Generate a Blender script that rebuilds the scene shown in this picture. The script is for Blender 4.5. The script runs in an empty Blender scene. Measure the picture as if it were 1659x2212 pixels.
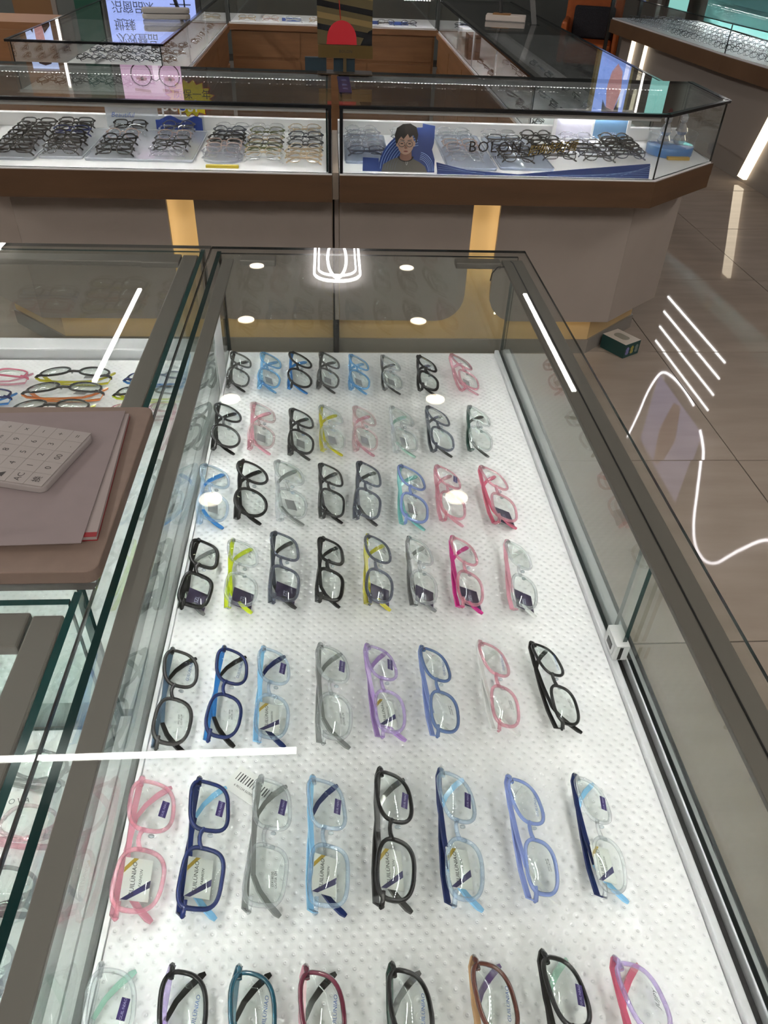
import bpy, math, random
from mathutils import Matrix, Vector, Euler
random.seed(7)
SC = bpy.context.scene
COL = SC.collection
R = math.radians
pi = math.pi

# ------------------------------------------------------------------ camera
cam_d = bpy.data.cameras.new('camera')
cam_d.sensor_fit = 'VERTICAL'
cam_d.sensor_height = 36.0
cam_d.lens = 36.0 * 1608.0 / 2212.0
cam_d.clip_start = 0.02
cam = bpy.data.objects.new('camera', cam_d)
COL.objects.link(cam)
ROT = ((0.9977, 0.0094, -0.0671), (-0.058, 0.6302, -0.7743), (0.035, 0.7764, 0.6293))
m = Matrix(ROT).to_quaternion().normalized().to_matrix().to_4x4()
m.translation = (0, 0, 1.42)
cam.matrix_world = m
SC.camera = cam

# ------------------------------------------------------------------ world, exposure
w = bpy.data.worlds.new('world')
SC.world = w
w.use_nodes = True
w.node_tree.nodes['Background'].inputs[0].default_value = (0.9, 0.85, 0.8, 1)
w.node_tree.nodes['Background'].inputs[1].default_value = 0.03
SC.view_settings.view_transform = 'Standard'
SC.view_settings.look = 'None'
SC.view_settings.exposure = 0.0
SC.view_settings.gamma = 1.0
SC.view_settings.use_curve_mapping = False
SC.cycles.transparent_max_bounces = 40
SC.cycles.max_bounces = 5
SC.cycles.glossy_bounces = 2
SC.cycles.diffuse_bounces = 2
SC.cycles.use_adaptive_sampling = True
SC.cycles.adaptive_threshold = 0.08
SC.cycles.adaptive_min_samples = 16
SC.cycles.sample_clamp_indirect = 60.0
SC.cycles.caustics_reflective = False
SC.cycles.caustics_refractive = False
SC.cycles.use_denoising = True
SC.cycles.use_light_tree = False

LINE_L = 22.0      # ceiling line lights over the counters
FILL_L = 145.0     # unseen line lights added to brighten the shop
DOWN_L = 9.0      # downlights
LED_L = 150.0      # dots of the showcase strips
COVE_L = 10.0      # warm strips behind the counter panels
CEIL = 3.3

# ------------------------------------------------------------------ materials
MATS = {}
def new_mat(name):
    mt = bpy.data.materials.new(name)
    mt.use_nodes = True
    nt = mt.node_tree
    nt.nodes.clear()
    out = nt.nodes.new('ShaderNodeOutputMaterial')
    return mt, nt, out
def bsdf(nt, col, rough=.5, metal=0, spec=.5, coat=0):
    b = nt.nodes.new('ShaderNodeBsdfPrincipled')
    b.inputs['Base Color'].default_value = (*col, 1)
    b.inputs['Roughness'].default_value = rough
    b.inputs['Metallic'].default_value = metal
    b.inputs['Specular IOR Level'].default_value = spec
    b.inputs['Coat Weight'].default_value = coat
    return b
def plain(name, col, rough=.5, metal=0, spec=.5, noise=0, nscale=30, coat=0, stretch=(1, 1, 1), bump=0):
    if name in MATS: return MATS[name]
    mt, nt, out = new_mat(name)
    b = bsdf(nt, col, rough, metal, spec, coat)
    if noise or bump:
        tc = nt.nodes.new('ShaderNodeTexCoord')
        mp = nt.nodes.new('ShaderNodeMapping'); mp.inputs['Scale'].default_value = stretch
        nz = nt.nodes.new('ShaderNodeTexNoise'); nz.inputs['Scale'].default_value = nscale; nz.inputs['Detail'].default_value = 5
        nt.links.new(tc.outputs['Object'], mp.inputs[0]); nt.links.new(mp.outputs[0], nz.inputs['Vector'])
        cr = nt.nodes.new('ShaderNodeValToRGB')
        cr.color_ramp.elements[0].position = .3; cr.color_ramp.elements[1].position = .7
        cr.color_ramp.elements[0].color = (*[c * (1 - noise) for c in col], 1)
        cr.color_ramp.elements[1].color = (*[min(1, c * (1 + noise)) for c in col], 1)
        nt.links.new(nz.outputs[0], cr.inputs[0]); nt.links.new(cr.outputs[0], b.inputs['Base Color'])
        if bump:
            bp = nt.nodes.new('ShaderNodeBump'); bp.inputs['Strength'].default_value = bump; bp.inputs['Distance'].default_value = .002
            nt.links.new(nz.outputs[0], bp.inputs['Height']); nt.links.new(bp.outputs[0], b.inputs['Normal'])
    nt.links.new(b.outputs[0], out.inputs[0])
    MATS[name] = mt
    return mt
def emit(name, col, s):
    if name in MATS: return MATS[name]
    mt, nt, out = new_mat(name)
    e = nt.nodes.new('ShaderNodeEmission'); e.inputs[0].default_value = (*col, 1); e.inputs[1].default_value = s
    nt.links.new(e.outputs[0], out.inputs[0])
    MATS[name] = mt
    return mt
def schlick(nt, f0, k=1.0):
    lw = nt.nodes.new('ShaderNodeLayerWeight'); lw.inputs[0].default_value = .5
    p = nt.nodes.new('ShaderNodeMath'); p.operation = 'POWER'; p.inputs[1].default_value = 5
    nt.links.new(lw.outputs['Facing'], p.inputs[0])
    a = nt.nodes.new('ShaderNodeMath'); a.operation = 'MULTIPLY_ADD'; a.inputs[1].default_value = (1 - f0) * k; a.inputs[2].default_value = f0 * k
    nt.links.new(p.outputs[0], a.inputs[0])
    return a.outputs[0]
def glass(name, tint=(1, 1, 1), f0=.045, k=1.0, refl=(1, 1, 1), body=None, body_fac=0, rough=0.0):
    """thin clear sheet: straight-through light plus a mirror share that grows at grazing angles"""
    if name in MATS: return MATS[name]
    mt, nt, out = new_mat(name)
    t = nt.nodes.new('ShaderNodeBsdfTransparent'); t.inputs[0].default_value = (*tint, 1)
    base = t.outputs[0]
    if body is not None:
        d = bsdf(nt, body, .35, 0, .2)
        mx = nt.nodes.new('ShaderNodeMixShader'); mx.inputs[0].default_value = body_fac
        nt.links.new(base, mx.inputs[1]); nt.links.new(d.outputs[0], mx.inputs[2]); base = mx.outputs[0]
    g = nt.nodes.new('ShaderNodeBsdfGlossy'); g.inputs['Color'].default_value = (*refl, 1); g.inputs['Roughness'].default_value = rough
    mx = nt.nodes.new('ShaderNodeMixShader')
    nt.links.new(schlick(nt, f0, k), mx.inputs[0]); nt.links.new(base, mx.inputs[1]); nt.links.new(g.outputs[0], mx.inputs[2])
    nt.links.new(mx.outputs[0], out.inputs[0])
    MATS[name] = mt
    return mt

def board_mat():
    mt, nt, out = new_mat('embossed white board')
    b = bsdf(nt, (.74, .74, .75), .36, 0, .5)
    tc = nt.nodes.new('ShaderNodeTexCoord')
    mp = nt.nodes.new('ShaderNodeMapping'); mp.inputs['Rotation'].default_value = (0, 0, R(45)); mp.inputs['Scale'].default_value = (1, 1, 0)
    vo = nt.nodes.new('ShaderNodeTexVoronoi'); vo.inputs['Scale'].default_value = 112; vo.inputs['Randomness'].default_value = 0.12
    nt.links.new(tc.outputs['Object'], mp.inputs[0]); nt.links.new(mp.outputs[0], vo.inputs['Vector'])
    cr = nt.nodes.new('ShaderNodeValToRGB')
    e = cr.color_ramp.elements
    e[0].position = .0; e[0].color = (.55, .55, .55, 1)
    e[1].position = .42; e[1].color = (1, 1, 1, 1)
    a = e.new(.10); a.color = (.1, .1, .1, 1)
    a = e.new(.22); a.color = (.75, .75, .75, 1)
    nt.links.new(vo.outputs['Distance'], cr.inputs[0])
    nz = nt.nodes.new('ShaderNodeTexNoise'); nz.inputs['Scale'].default_value = 9; nz.inputs['Detail'].default_value = 4
    nt.links.new(tc.outputs['Object'], nz.inputs['Vector'])
    ad = nt.nodes.new('ShaderNodeMath'); ad.operation = 'MULTIPLY_ADD'; ad.inputs[1].default_value = 1.6
    nt.links.new(nz.outputs[0], ad.inputs[0]); nt.links.new(cr.outputs[0], ad.inputs[2])
    bp = nt.nodes.new('ShaderNodeBump'); bp.inputs['Strength'].default_value = .5; bp.inputs['Distance'].default_value = .0024
    nt.links.new(ad.outputs[0], bp.inputs['Height']); nt.links.new(bp.outputs[0], b.inputs['Normal'])
    nt.links.new(b.outputs[0], out.inputs[0])
    return mt

def tile_mat():
    mt, nt, out = new_mat('polished beige tile')
    b = bsdf(nt, (.3, .26, .22), .028, 0, .5)
    oi = nt.nodes.new('ShaderNodeObjectInfo')
    tc = nt.nodes.new('ShaderNodeTexCoord')
    ad = nt.nodes.new('ShaderNodeVectorMath'); ad.operation = 'ADD'
    nt.links.new(tc.outputs['Object'], ad.inputs[0])
    sc = nt.nodes.new('ShaderNodeMath'); sc.operation = 'MULTIPLY'; sc.inputs[1].default_value = 9
    nt.links.new(oi.outputs['Random'], sc.inputs[0]); nt.links.new(sc.outputs[0], ad.inputs[1])
    mp = nt.nodes.new('ShaderNodeMapping'); mp.inputs['Scale'].default_value = (1, 5, 1)
    nt.links.new(ad.outputs[0], mp.inputs[0])
    nz = nt.nodes.new('ShaderNodeTexNoise'); nz.inputs['Scale'].default_value = 3; nz.inputs['Detail'].default_value = 7
    nt.links.new(mp.outputs[0], nz.inputs['Vector'])
    cr = nt.nodes.new('ShaderNodeValToRGB')
    cr.color_ramp.elements[0].position = .3; cr.color_ramp.elements[0].color = (.285, .235, .195, 1)
    cr.color_ramp.elements[1].position = .75; cr.color_ramp.elements[1].color = (.34, .285, .24, 1)
    nt.links.new(nz.outputs[0], cr.inputs[0]); nt.links.new(cr.outputs[0], b.inputs['Base Color'])
    nt.links.new(b.outputs[0], out.inputs[0])
    return mt

G_TOP = glass('clear counter glass', (.955, .975, .965), .042, 1.0)
G_PANE = glass('clear side glass', (.945, .975, .965), .042, 1.0)
G_FAR = glass('clear thin glass', (.965, .98, .975), .04, 1.0)
EDGE = plain('green glass edge', (.006, .03, .03), .12, 0, .6)
EDGEK = plain('dark glass edge', (.008, .012, .013), .15, 0, .6)
EDGET = plain('teal glass edge', (.012, .06, .06), .12, 0, .6)
EDGEG = plain('grey glass edge', (.10, .095, .09), .25)
ALU = plain('brushed aluminium', (.58, .59, .61), .38, .35, .5)
LOCKM = plain('satin lock metal', (.62, .62, .62), .32, .3, .5)
ALUD = plain('satin channel', (.215, .195, .18), .42, .35, .4)
BRONZE = plain('bronze channel', (.165, .145, .128), .45, .2, .4)
BLACK = plain('black rubber', (.012, .012, .012), .4)
BOARD = board_mat()
WHITE = plain('white laminate', (.74, .74, .75), .4)
WOOD = plain('brown laminate', (.085, .045, .023), .42, 0, .4, .12, 3, 0, (1, 1, 8))
WOODL = plain('drawer wood', (.235, .115, .052), .42, 0, .4, .14, 3, 0, (1, 1, 10))
PANEL = plain('taupe panel', (.29, .25, .225), .5, 0, .3, .04, 6)
GOLD = plain('gold laminate', (.58, .42, .215), .42, .1, .5)
PLINTH = plain('grey plinth', (.20, .185, .17), .4)
GROUT = plain('dark grout', (.045, .038, .03), .8)
TILE = tile_mat()
LED = emit('white led', (1.0, .98, .96), LED_L)
LEDF = emit('added fill led', (1.0, .95, .89), FILL_L)
LEDE = emit('shelf edge led', (1.0, .98, .95), 16.0)
LEDS = emit('soft white led', (1.0, .97, .93), LINE_L)
COVE = emit('warm led', (1.0, .80, .50), COVE_L)
CHROME = plain('polished chrome', (.8, .8, .8), .12, 1)

# ------------------------------------------------------------------ mesh helpers
class MB:
    def __init__(s): s.v = []; s.f = []; s.m = []
    def quad(s, pts, mi=0):
        i = len(s.v); s.v += [tuple(p) for p in pts]; s.f.append(tuple(range(i, i + len(pts)))); s.m.append(mi); return s
    def box(s, x0, y0, z0, x1, y1, z1, mi=0, sides=None, top=None):
        i = len(s.v)
        s.v += [(x0, y0, z0), (x1, y0, z0), (x1, y1, z0), (x0, y1, z0), (x0, y0, z1), (x1, y0, z1), (x1, y1, z1), (x0, y1, z1)]
        fs = [(0, 3, 2, 1), (4, 5, 6, 7), (0, 1, 5, 4), (1, 2, 6, 5), (2, 3, 7, 6), (3, 0, 4, 7)]
        s.f += [tuple(i + k for k in f) for f in fs]
        sd = mi if sides is None else sides
        s.m += [mi, mi if top is None else top, sd, sd, sd, sd]
        return s
    def prism(s, poly, z0, z1, mi=0, side=None, axis='z'):
        n = len(poly); i = len(s.v)
        def P(p, h):
            if axis == 'z': return (p[0], p[1], h)
            if axis == 'y': return (p[0], h, p[1])
            return (h, p[0], p[1])
        s.v += [P(p, z0) for p in poly] + [P(p, z1) for p in poly]
        s.f.append(tuple(range(i + n - 1, i - 1, -1))); s.f.append(tuple(range(i + n, i + 2 * n)))
        s.m += [mi, mi]
        for k in range(n):
            j = (k + 1) % n
            s.f.append((i + k, i + j, i + n + j, i + n + k)); s.m.append(mi if side is None else side)
        return s
    def tube(s, pts, r, n=6, closed=False, mi=0, flat=None):
        """round tube along pts; r a number or list"""
        pts = [Vector(p) for p in pts]; L = len(pts); i0 = len(s.v)
        up = Vector((0, 0, 1))
        for k, p in enumerate(pts):
            a = pts[(k - 1) % L] if (closed or k > 0) else p
            b = pts[(k + 1) % L] if (closed or k < L - 1) else p
            t = (b - a).normalized()
            nn = t.cross(up)
            if nn.length < 1e-4: nn = t.cross(Vector((0, 1, 0)))
            nn.normalize(); bb = nn.cross(t)
            rr = r[k] if isinstance(r, (list, tuple)) else r
            for q in range(n):
                an = 2 * pi * q / n
                s.v.append(tuple(p + nn * (rr * math.cos(an)) + bb * ((flat or 1) * rr * math.sin(an))))
        for k in range(L if closed else L - 1):
            k2 = (k + 1) % L
            for q in range(n):
                q2 = (q + 1) % n
                s.f.append((i0 + k * n + q, i0 + k * n + q2, i0 + k2 * n + q2, i0 + k2 * n + q)); s.m.append(mi)
        if not closed:
            s.f.append(tuple(i0 + q for q in range(n))); s.m.append(mi)
            s.f.append(tuple(i0 + (L - 1) * n + q for q in range(n - 1, -1, -1))); s.m.append(mi)
        return s
    def lathe(s, prof, c=(0, 0, 0), n=20, mi=0):
        i0 = len(s.v)
        for r, z in prof:
            for q in range(n):
                a = 2 * pi * q / n; s.v.append((c[0] + r * math.cos(a), c[1] + r * math.sin(a), c[2] + z))
        for k in range(len(prof) - 1):
            for q in range(n):
                q2 = (q + 1) % n
                s.f.append((i0 + k * n + q, i0 + k * n + q2, i0 + (k + 1) * n + q2, i0 + (k + 1) * n + q)); s.m.append(mi)
        s.f.append(tuple(i0 + q for q in range(n - 1, -1, -1))); s.m.append(mi)
        s.f.append(tuple(i0 + (len(prof) - 1) * n + q for q in range(n))); s.m.append(mi)
        return s
    def mesh(s, name, smooth=False):
        me = bpy.data.meshes.new(name)
        me.from_pydata(s.v, [], s.f)
        me.polygons.foreach_set('material_index', s.m)
        if smooth: me.polygons.foreach_set('use_smooth', [True] * len(s.f))
        me.update()
        return me
    def build(s, name, mats, parent=None, smooth=False, kind=None, bevel=0):
        me = s.mesh(name, smooth)
        for mt in (mats if isinstance(mats, (list, tuple)) else [mats]): me.materials.append(mt)
        o = bpy.data.objects.new(name, me); COL.objects.link(o)
        if parent: o.parent = parent
        if kind: o['kind'] = kind
        if bevel:
            bv = o.modifiers.new('bevel', 'BEVEL'); bv.width = bevel; bv.segments = 2; bv.limit_method = 'ANGLE'
        return o
def tag(o, label, cat, group=None):
    o['label'] = label; o['category'] = cat
    if group: o['group'] = group
    return o
def thing(name, label, cat, loc=(0, 0, 0), rz=0, group=None):
    o = bpy.data.objects.new(name, None); COL.objects.link(o)
    o.location = loc; o.rotation_euler = (0, 0, rz); o.empty_display_size = .02
    return tag(o, label, cat, group)
def box(name, mats, parent, x0, y0, z0, x1, y1, z1, sides=None, bevel=0, kind=None, top=None):
    return MB().box(x0, y0, z0, x1, y1, z1, 0, sides, top).build(name, mats, parent, bevel=bevel, kind=kind)
def struct(o): o['kind'] = 'structure'; return o

TEXTS = {}
def text_mesh(s, size, depth=0.0, align='CENTER', shear=0.0, space=1.0):
    key = (s, size, depth, align, shear, space)
    if key not in TEXTS:
        c = bpy.data.curves.new('lettering', 'FONT'); c.body = s; c.size = size; c.extrude = depth; c.resolution_u = 2
        c.align_x = align; c.align_y = 'CENTER'; c.shear = shear; c.space_character = space
        o = bpy.data.objects.new('lettering', c); COL.objects.link(o)
        dg = bpy.context.evaluated_depsgraph_get()
        TEXTS[key] = bpy.data.meshes.new_from_object(o.evaluated_get(dg))
        TEXTS[key].materials.clear()
        TEXTS[key].materials.append(BLACK)
        bpy.data.objects.remove(o); bpy.data.curves.remove(c)
    return TEXTS[key]
def put(name, me, mat, parent=None, loc=(0, 0, 0), rot=(0, 0, 0)):
    o = bpy.data.objects.new(name, me); COL.objects.link(o)
    o.location = loc; o.rotation_euler = rot
    if parent: o.parent = parent
    if mat is not None:
        if not me.materials: me.materials.append(mat)
        o.material_slots[0].link = 'OBJECT'; o.material_slots[0].material = mat
    return o
def lettering(s, size, mat, parent, loc, rot, depth=0.0, name='lettering', **k):
    return put(name, text_mesh(s, size, depth, **k), mat, parent, loc, rot)

# ------------------------------------------------------------------ setting
fl = box('floor', [GROUT], None, -5.2, -3.2, -.06, 3.5, 10.6, -.004); struct(fl)
tm = MB().box(-.3975, -.3975, -.03, .3975, .3975, 0).mesh('tile'); tm.materials.append(TILE)
for i in range(-8, 3):
    for j in range(-5, 12):
        x, y = 1.376 + .4 + .8 * i, 2.01 + .4 + .8 * j
        if x > 3.2 or y > 10.3: continue
        t = bpy.data.objects.new('tile', tm); COL.objects.link(t); t.parent = fl
        t.location = (x, y, random.uniform(-.0008, 0)); t.rotation_euler = (R(random.uniform(-.10, .10)), R(random.uniform(-.10, .10)), 0)
WALL = plain('warm grey wall', (.20, .175, .155), .7, 0, .3, .05, 2)
WALLD = plain('dark slate wall', (.11, .12, .115), .6, 0, .3, .1, 3)
CEILM = plain('matt grey ceiling', (.30, .28, .26), .8, 0, .2, .03, 3)
struct(box('ceiling', [CEILM], None, -5.2, -3.2, CEIL, 3.6, 10.6, CEIL + .1))
struct(box('wall_back', [WALLD], None, -5.2, 10.5, 0, 3.6, 10.6, CEIL))
struct(box('wall_left', [WALL], None, -5.3, -3.2, 0, -5.2, 10.6, CEIL))
struct(box('wall_right', [WALL], None, 3.5, -3.2, 0, 3.6, 10.6, CEIL))
struct(box('wall_front', [WALL], None, -5.2, -3.3, 0, 3.6, -3.2, CEIL))

# ------------------------------------------------------------------ ceiling lamps
DL = emit('downlight glow', (1.0, .84, .66), DOWN_L)
RIM = plain('white trim', (.6, .6, .58), .5)
ring = MB()
n = 28
for q in range(n):
    a, b = 2 * pi * q / n, 2 * pi * (q + 1) / n
    P = lambda r, an, z: (r * math.cos(an), r * math.sin(an), z)
    ring.quad([P(.072, a, -.006), P(.086, a, -.004), P(.086, b, -.004), P(.072, b, -.006)])
    ring.quad([P(.086, a, -.004), P(.086, a, 0), P(.086, b, 0), P(.086, b, -.004)])
    ring.quad([P(.072, a, -.006), P(.072, b, -.006), P(.072, b, 0), P(.072, a, 0)])
ring_me = ring.mesh('trim_ring'); ring_me.materials.append(RIM)
lens_me = MB().prism([(.071 * math.cos(2 * pi * q / n), .071 * math.sin(2 * pi * q / n)) for q in range(n)], -.004, -.001).mesh('lamp_lens'); lens_me.materials.append(DL)
ORD = ['first', 'second', 'third', 'fourth', 'fifth', 'sixth', 'seventh', 'eighth', 'ninth', 'tenth', 'eleventh', 'twelfth', 'thirteenth', 'fourteenth', 'fifteenth', 'sixteenth', 'seventeenth', 'eighteenth', 'nineteenth', 'twentieth']
ORD += ['twenty-' + o_ for o_ in ORD[:9]] + ['thirtieth'] + ['thirty-' + o_ for o_ in ORD[:9]] + ['fortieth']
WORDS = {'char': 'charcoal', 'plast': 'colourless', 'dslate': 'dark slate', 'blush': 'blush pink'}
for side, x in (('left', -.756), ('right', .769)):
    for k, y in enumerate((3.653, 4.853, 6.217, 7.484)):
        t = thing('downlight', f'round warm ceiling downlight, {side} row, {ORD[k]} counted from the camera', 'ceiling light', (x, y, CEIL), 0, 'downlights over the counters')
        put('trim_ring', ring_me, None, t); put('lamp_lens', lens_me, None, t)
def line_light(x0, y0, x1, y1, label, wd=.036, mat=None):
    cx, cy = (x0 + x1) / 2, (y0 + y1) / 2
    t = thing('line_light', label, 'ceiling light', (cx, cy, CEIL), 0, 'line lights on the ceiling')
    hx, hy = max(abs(x1 - x0), wd) / 2, max(abs(y1 - y0), wd) / 2
    box('housing', [ALUD], t, -hx - .004, -hy - .004, -.03, hx + .004, hy + .004, 0)
    box('diffuser', [mat or LEDS], t, -hx, -hy, -.034, hx, hy, -.0301)
line_light(-1.782, 5.06, -1.782, 6.80, 'long white line light mirrored in the left counter glass')
line_light(1.85, 4.93, 1.85, 6.78, 'long white line light mirrored in the main case glass')
line_light(-1.75, 1.857, -.172, 1.857, 'white line light running crosswise above the near case', .026)
for k, (x, y) in enumerate(((-3.4, .6), (-3.4, 3.2), (-3.4, 5.8), (-3.4, 8.2), (-1.9, -2.2), (-.5, -2.3), (.9, -2.3), (2.3, -2.2), (3.15, 1.0))):  # fill lamps added out of view to light the room and island panels
    line_light(x, y - .75, x, y + .75, f'added unseen line light on the shop ceiling, {ORD[k]} of the fill lamps', .07, LEDF)
NEON = emit('neon white', (1.0, .96, .98), 14.0)
def rrect(x0, y0, x1, y1, r, z, n=7):
    pts = []
    for cx, cy, a0 in ((x1 - r, y1 - r, 0), (x0 + r, y1 - r, 90), (x0 + r, y0 + r, 180), (x1 - r, y0 + r, 270)):
        for k in range(n + 1): an = R(a0 + 90 * k / n); pts.append((cx + r * math.cos(an), cy + r * math.sin(an), z))
    return pts
t = thing('neon_pendant', 'white neon pendant of nested rounded loops and crossing arcs', 'pendant lamp', (.055, 7.6, CEIL))
MB().tube(rrect(-.225, -.62, .225, .62, .19, -.06), .012, 6, True).build('outer_loop', [NEON], t, True)
MB().tube(rrect(-.185, -.48, .185, .56, .16, -.06), .009, 6, True).build('inner_loop', [NEON], t, True)
for s in (-1, 1):
    MB().tube([(s * (.105 * math.cos(R(a)) - .01), -.02 + .52 * math.sin(R(a)), -.06) for a in range(-95, 96, 10)], .014, 6).build('arc', [NEON], t, True)
for x in (-.2, .2): MB().tube([(x, .1, -.05), (x, .1, 0)], .003, 5).build('hanger', [BLACK], t)
for x in (-.2, .2): MB().tube([(x, -.1, -.05), (x, -.1, 0)], .003, 5).build('hanger', [BLACK], t)

# right wall: teal glass back, lit shelves, neon, picture box
TEAL = plain('teal back panel', (.16, .42, .40), .2, 0, .5, .05, 2)
o = box('wall_panel', [TEAL], None, 3.44, 4.2, .72, 3.49, 8.0, 1.32); tag(o, 'teal back panel on the wall above the sunglasses counter', 'panel')
t = thing('wall_shelf', 'wall shelf unit with four lit shelf edges above sunglasses', 'shelf', (3.3, 6.18, 1.4))
box('back_panel', [PANEL], t, .12, -.72, -.06, .19, .72, .60)
for k, z in enumerate((.062, .215, .375, .53)):
    s = box('shelf_board', [PANEL], t, .01, -.70, z - .012, .12, .70, z)
    box('led_edge', [LEDE], s, -.002, -.68, z - .009, .0095, .68, z - .002)
t = thing('picture_box', 'glowing lilac picture box high on the wall', 'light box', (3.46, 6.30, 2.28))
box('frame', [ALUD], t, 0, -.62, 0, .04, .62, .90)
box('picture', [emit('lilac picture', (.62, .58, .95), 1.2)], t, -.004, -.58, .04, -.0005, .58, .86)
MB().prism([(-.05, .06), (.1, .1), (.22, .5), (.14, .85), (-.02, .8), (-.16, .4)], -.008, -.0045, 0, None, 'x').build('figure', [emit('skin picture', (.55, .28, .24), .7)], t)
def smooth(pts, n=6):
    out = []
    P_ = [pts[0]] + list(pts) + [pts[-1]]
    for k in range(1, len(P_) - 2):
        a, b, c_, d = (Vector(q) for q in P_[k - 1:k + 3])
        for q in range(n):
            u = q / n
            out.append(tuple(.5 * ((2 * b) + (c_ - a) * u + (2 * a - 5 * b + 4 * c_ - d) * u * u + (3 * b - a - 3 * c_ + d) * u ** 3)))
    out.append(tuple(pts[-1]))
    return out
def on_wall(l): return smooth([(3.42, y, z) for y, z in l])
o = MB().tube(on_wall([(7.13, 3.27), (7.02, 2.88), (6.96, 2.60), (6.86, 2.36), (6.74, 2.22), (6.5, 2.15), (6.2, 2.13), (5.96, 2.15)]), .010, 6).build('neon_arch', [NEON], None, True)
tag(o, 'thin white neon arch on the wall around the picture box', 'neon tube')
o = MB().tube(on_wall([(5.71, 2.27), (5.61, 2.33), (5.51, 2.43), (5.38, 2.70), (5.24, 3.00), (5.08, 3.15), (4.87, 3.15), (4.70, 3.03), (4.58, 2.84), (4.47, 2.66), (4.24, 2.35), (3.98, 2.25)]), .012, 6).build('neon_wave', [NEON], None, True)
tag(o, 'wavy white neon tube on the wall mirrored in the floor', 'neon tube')

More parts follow.
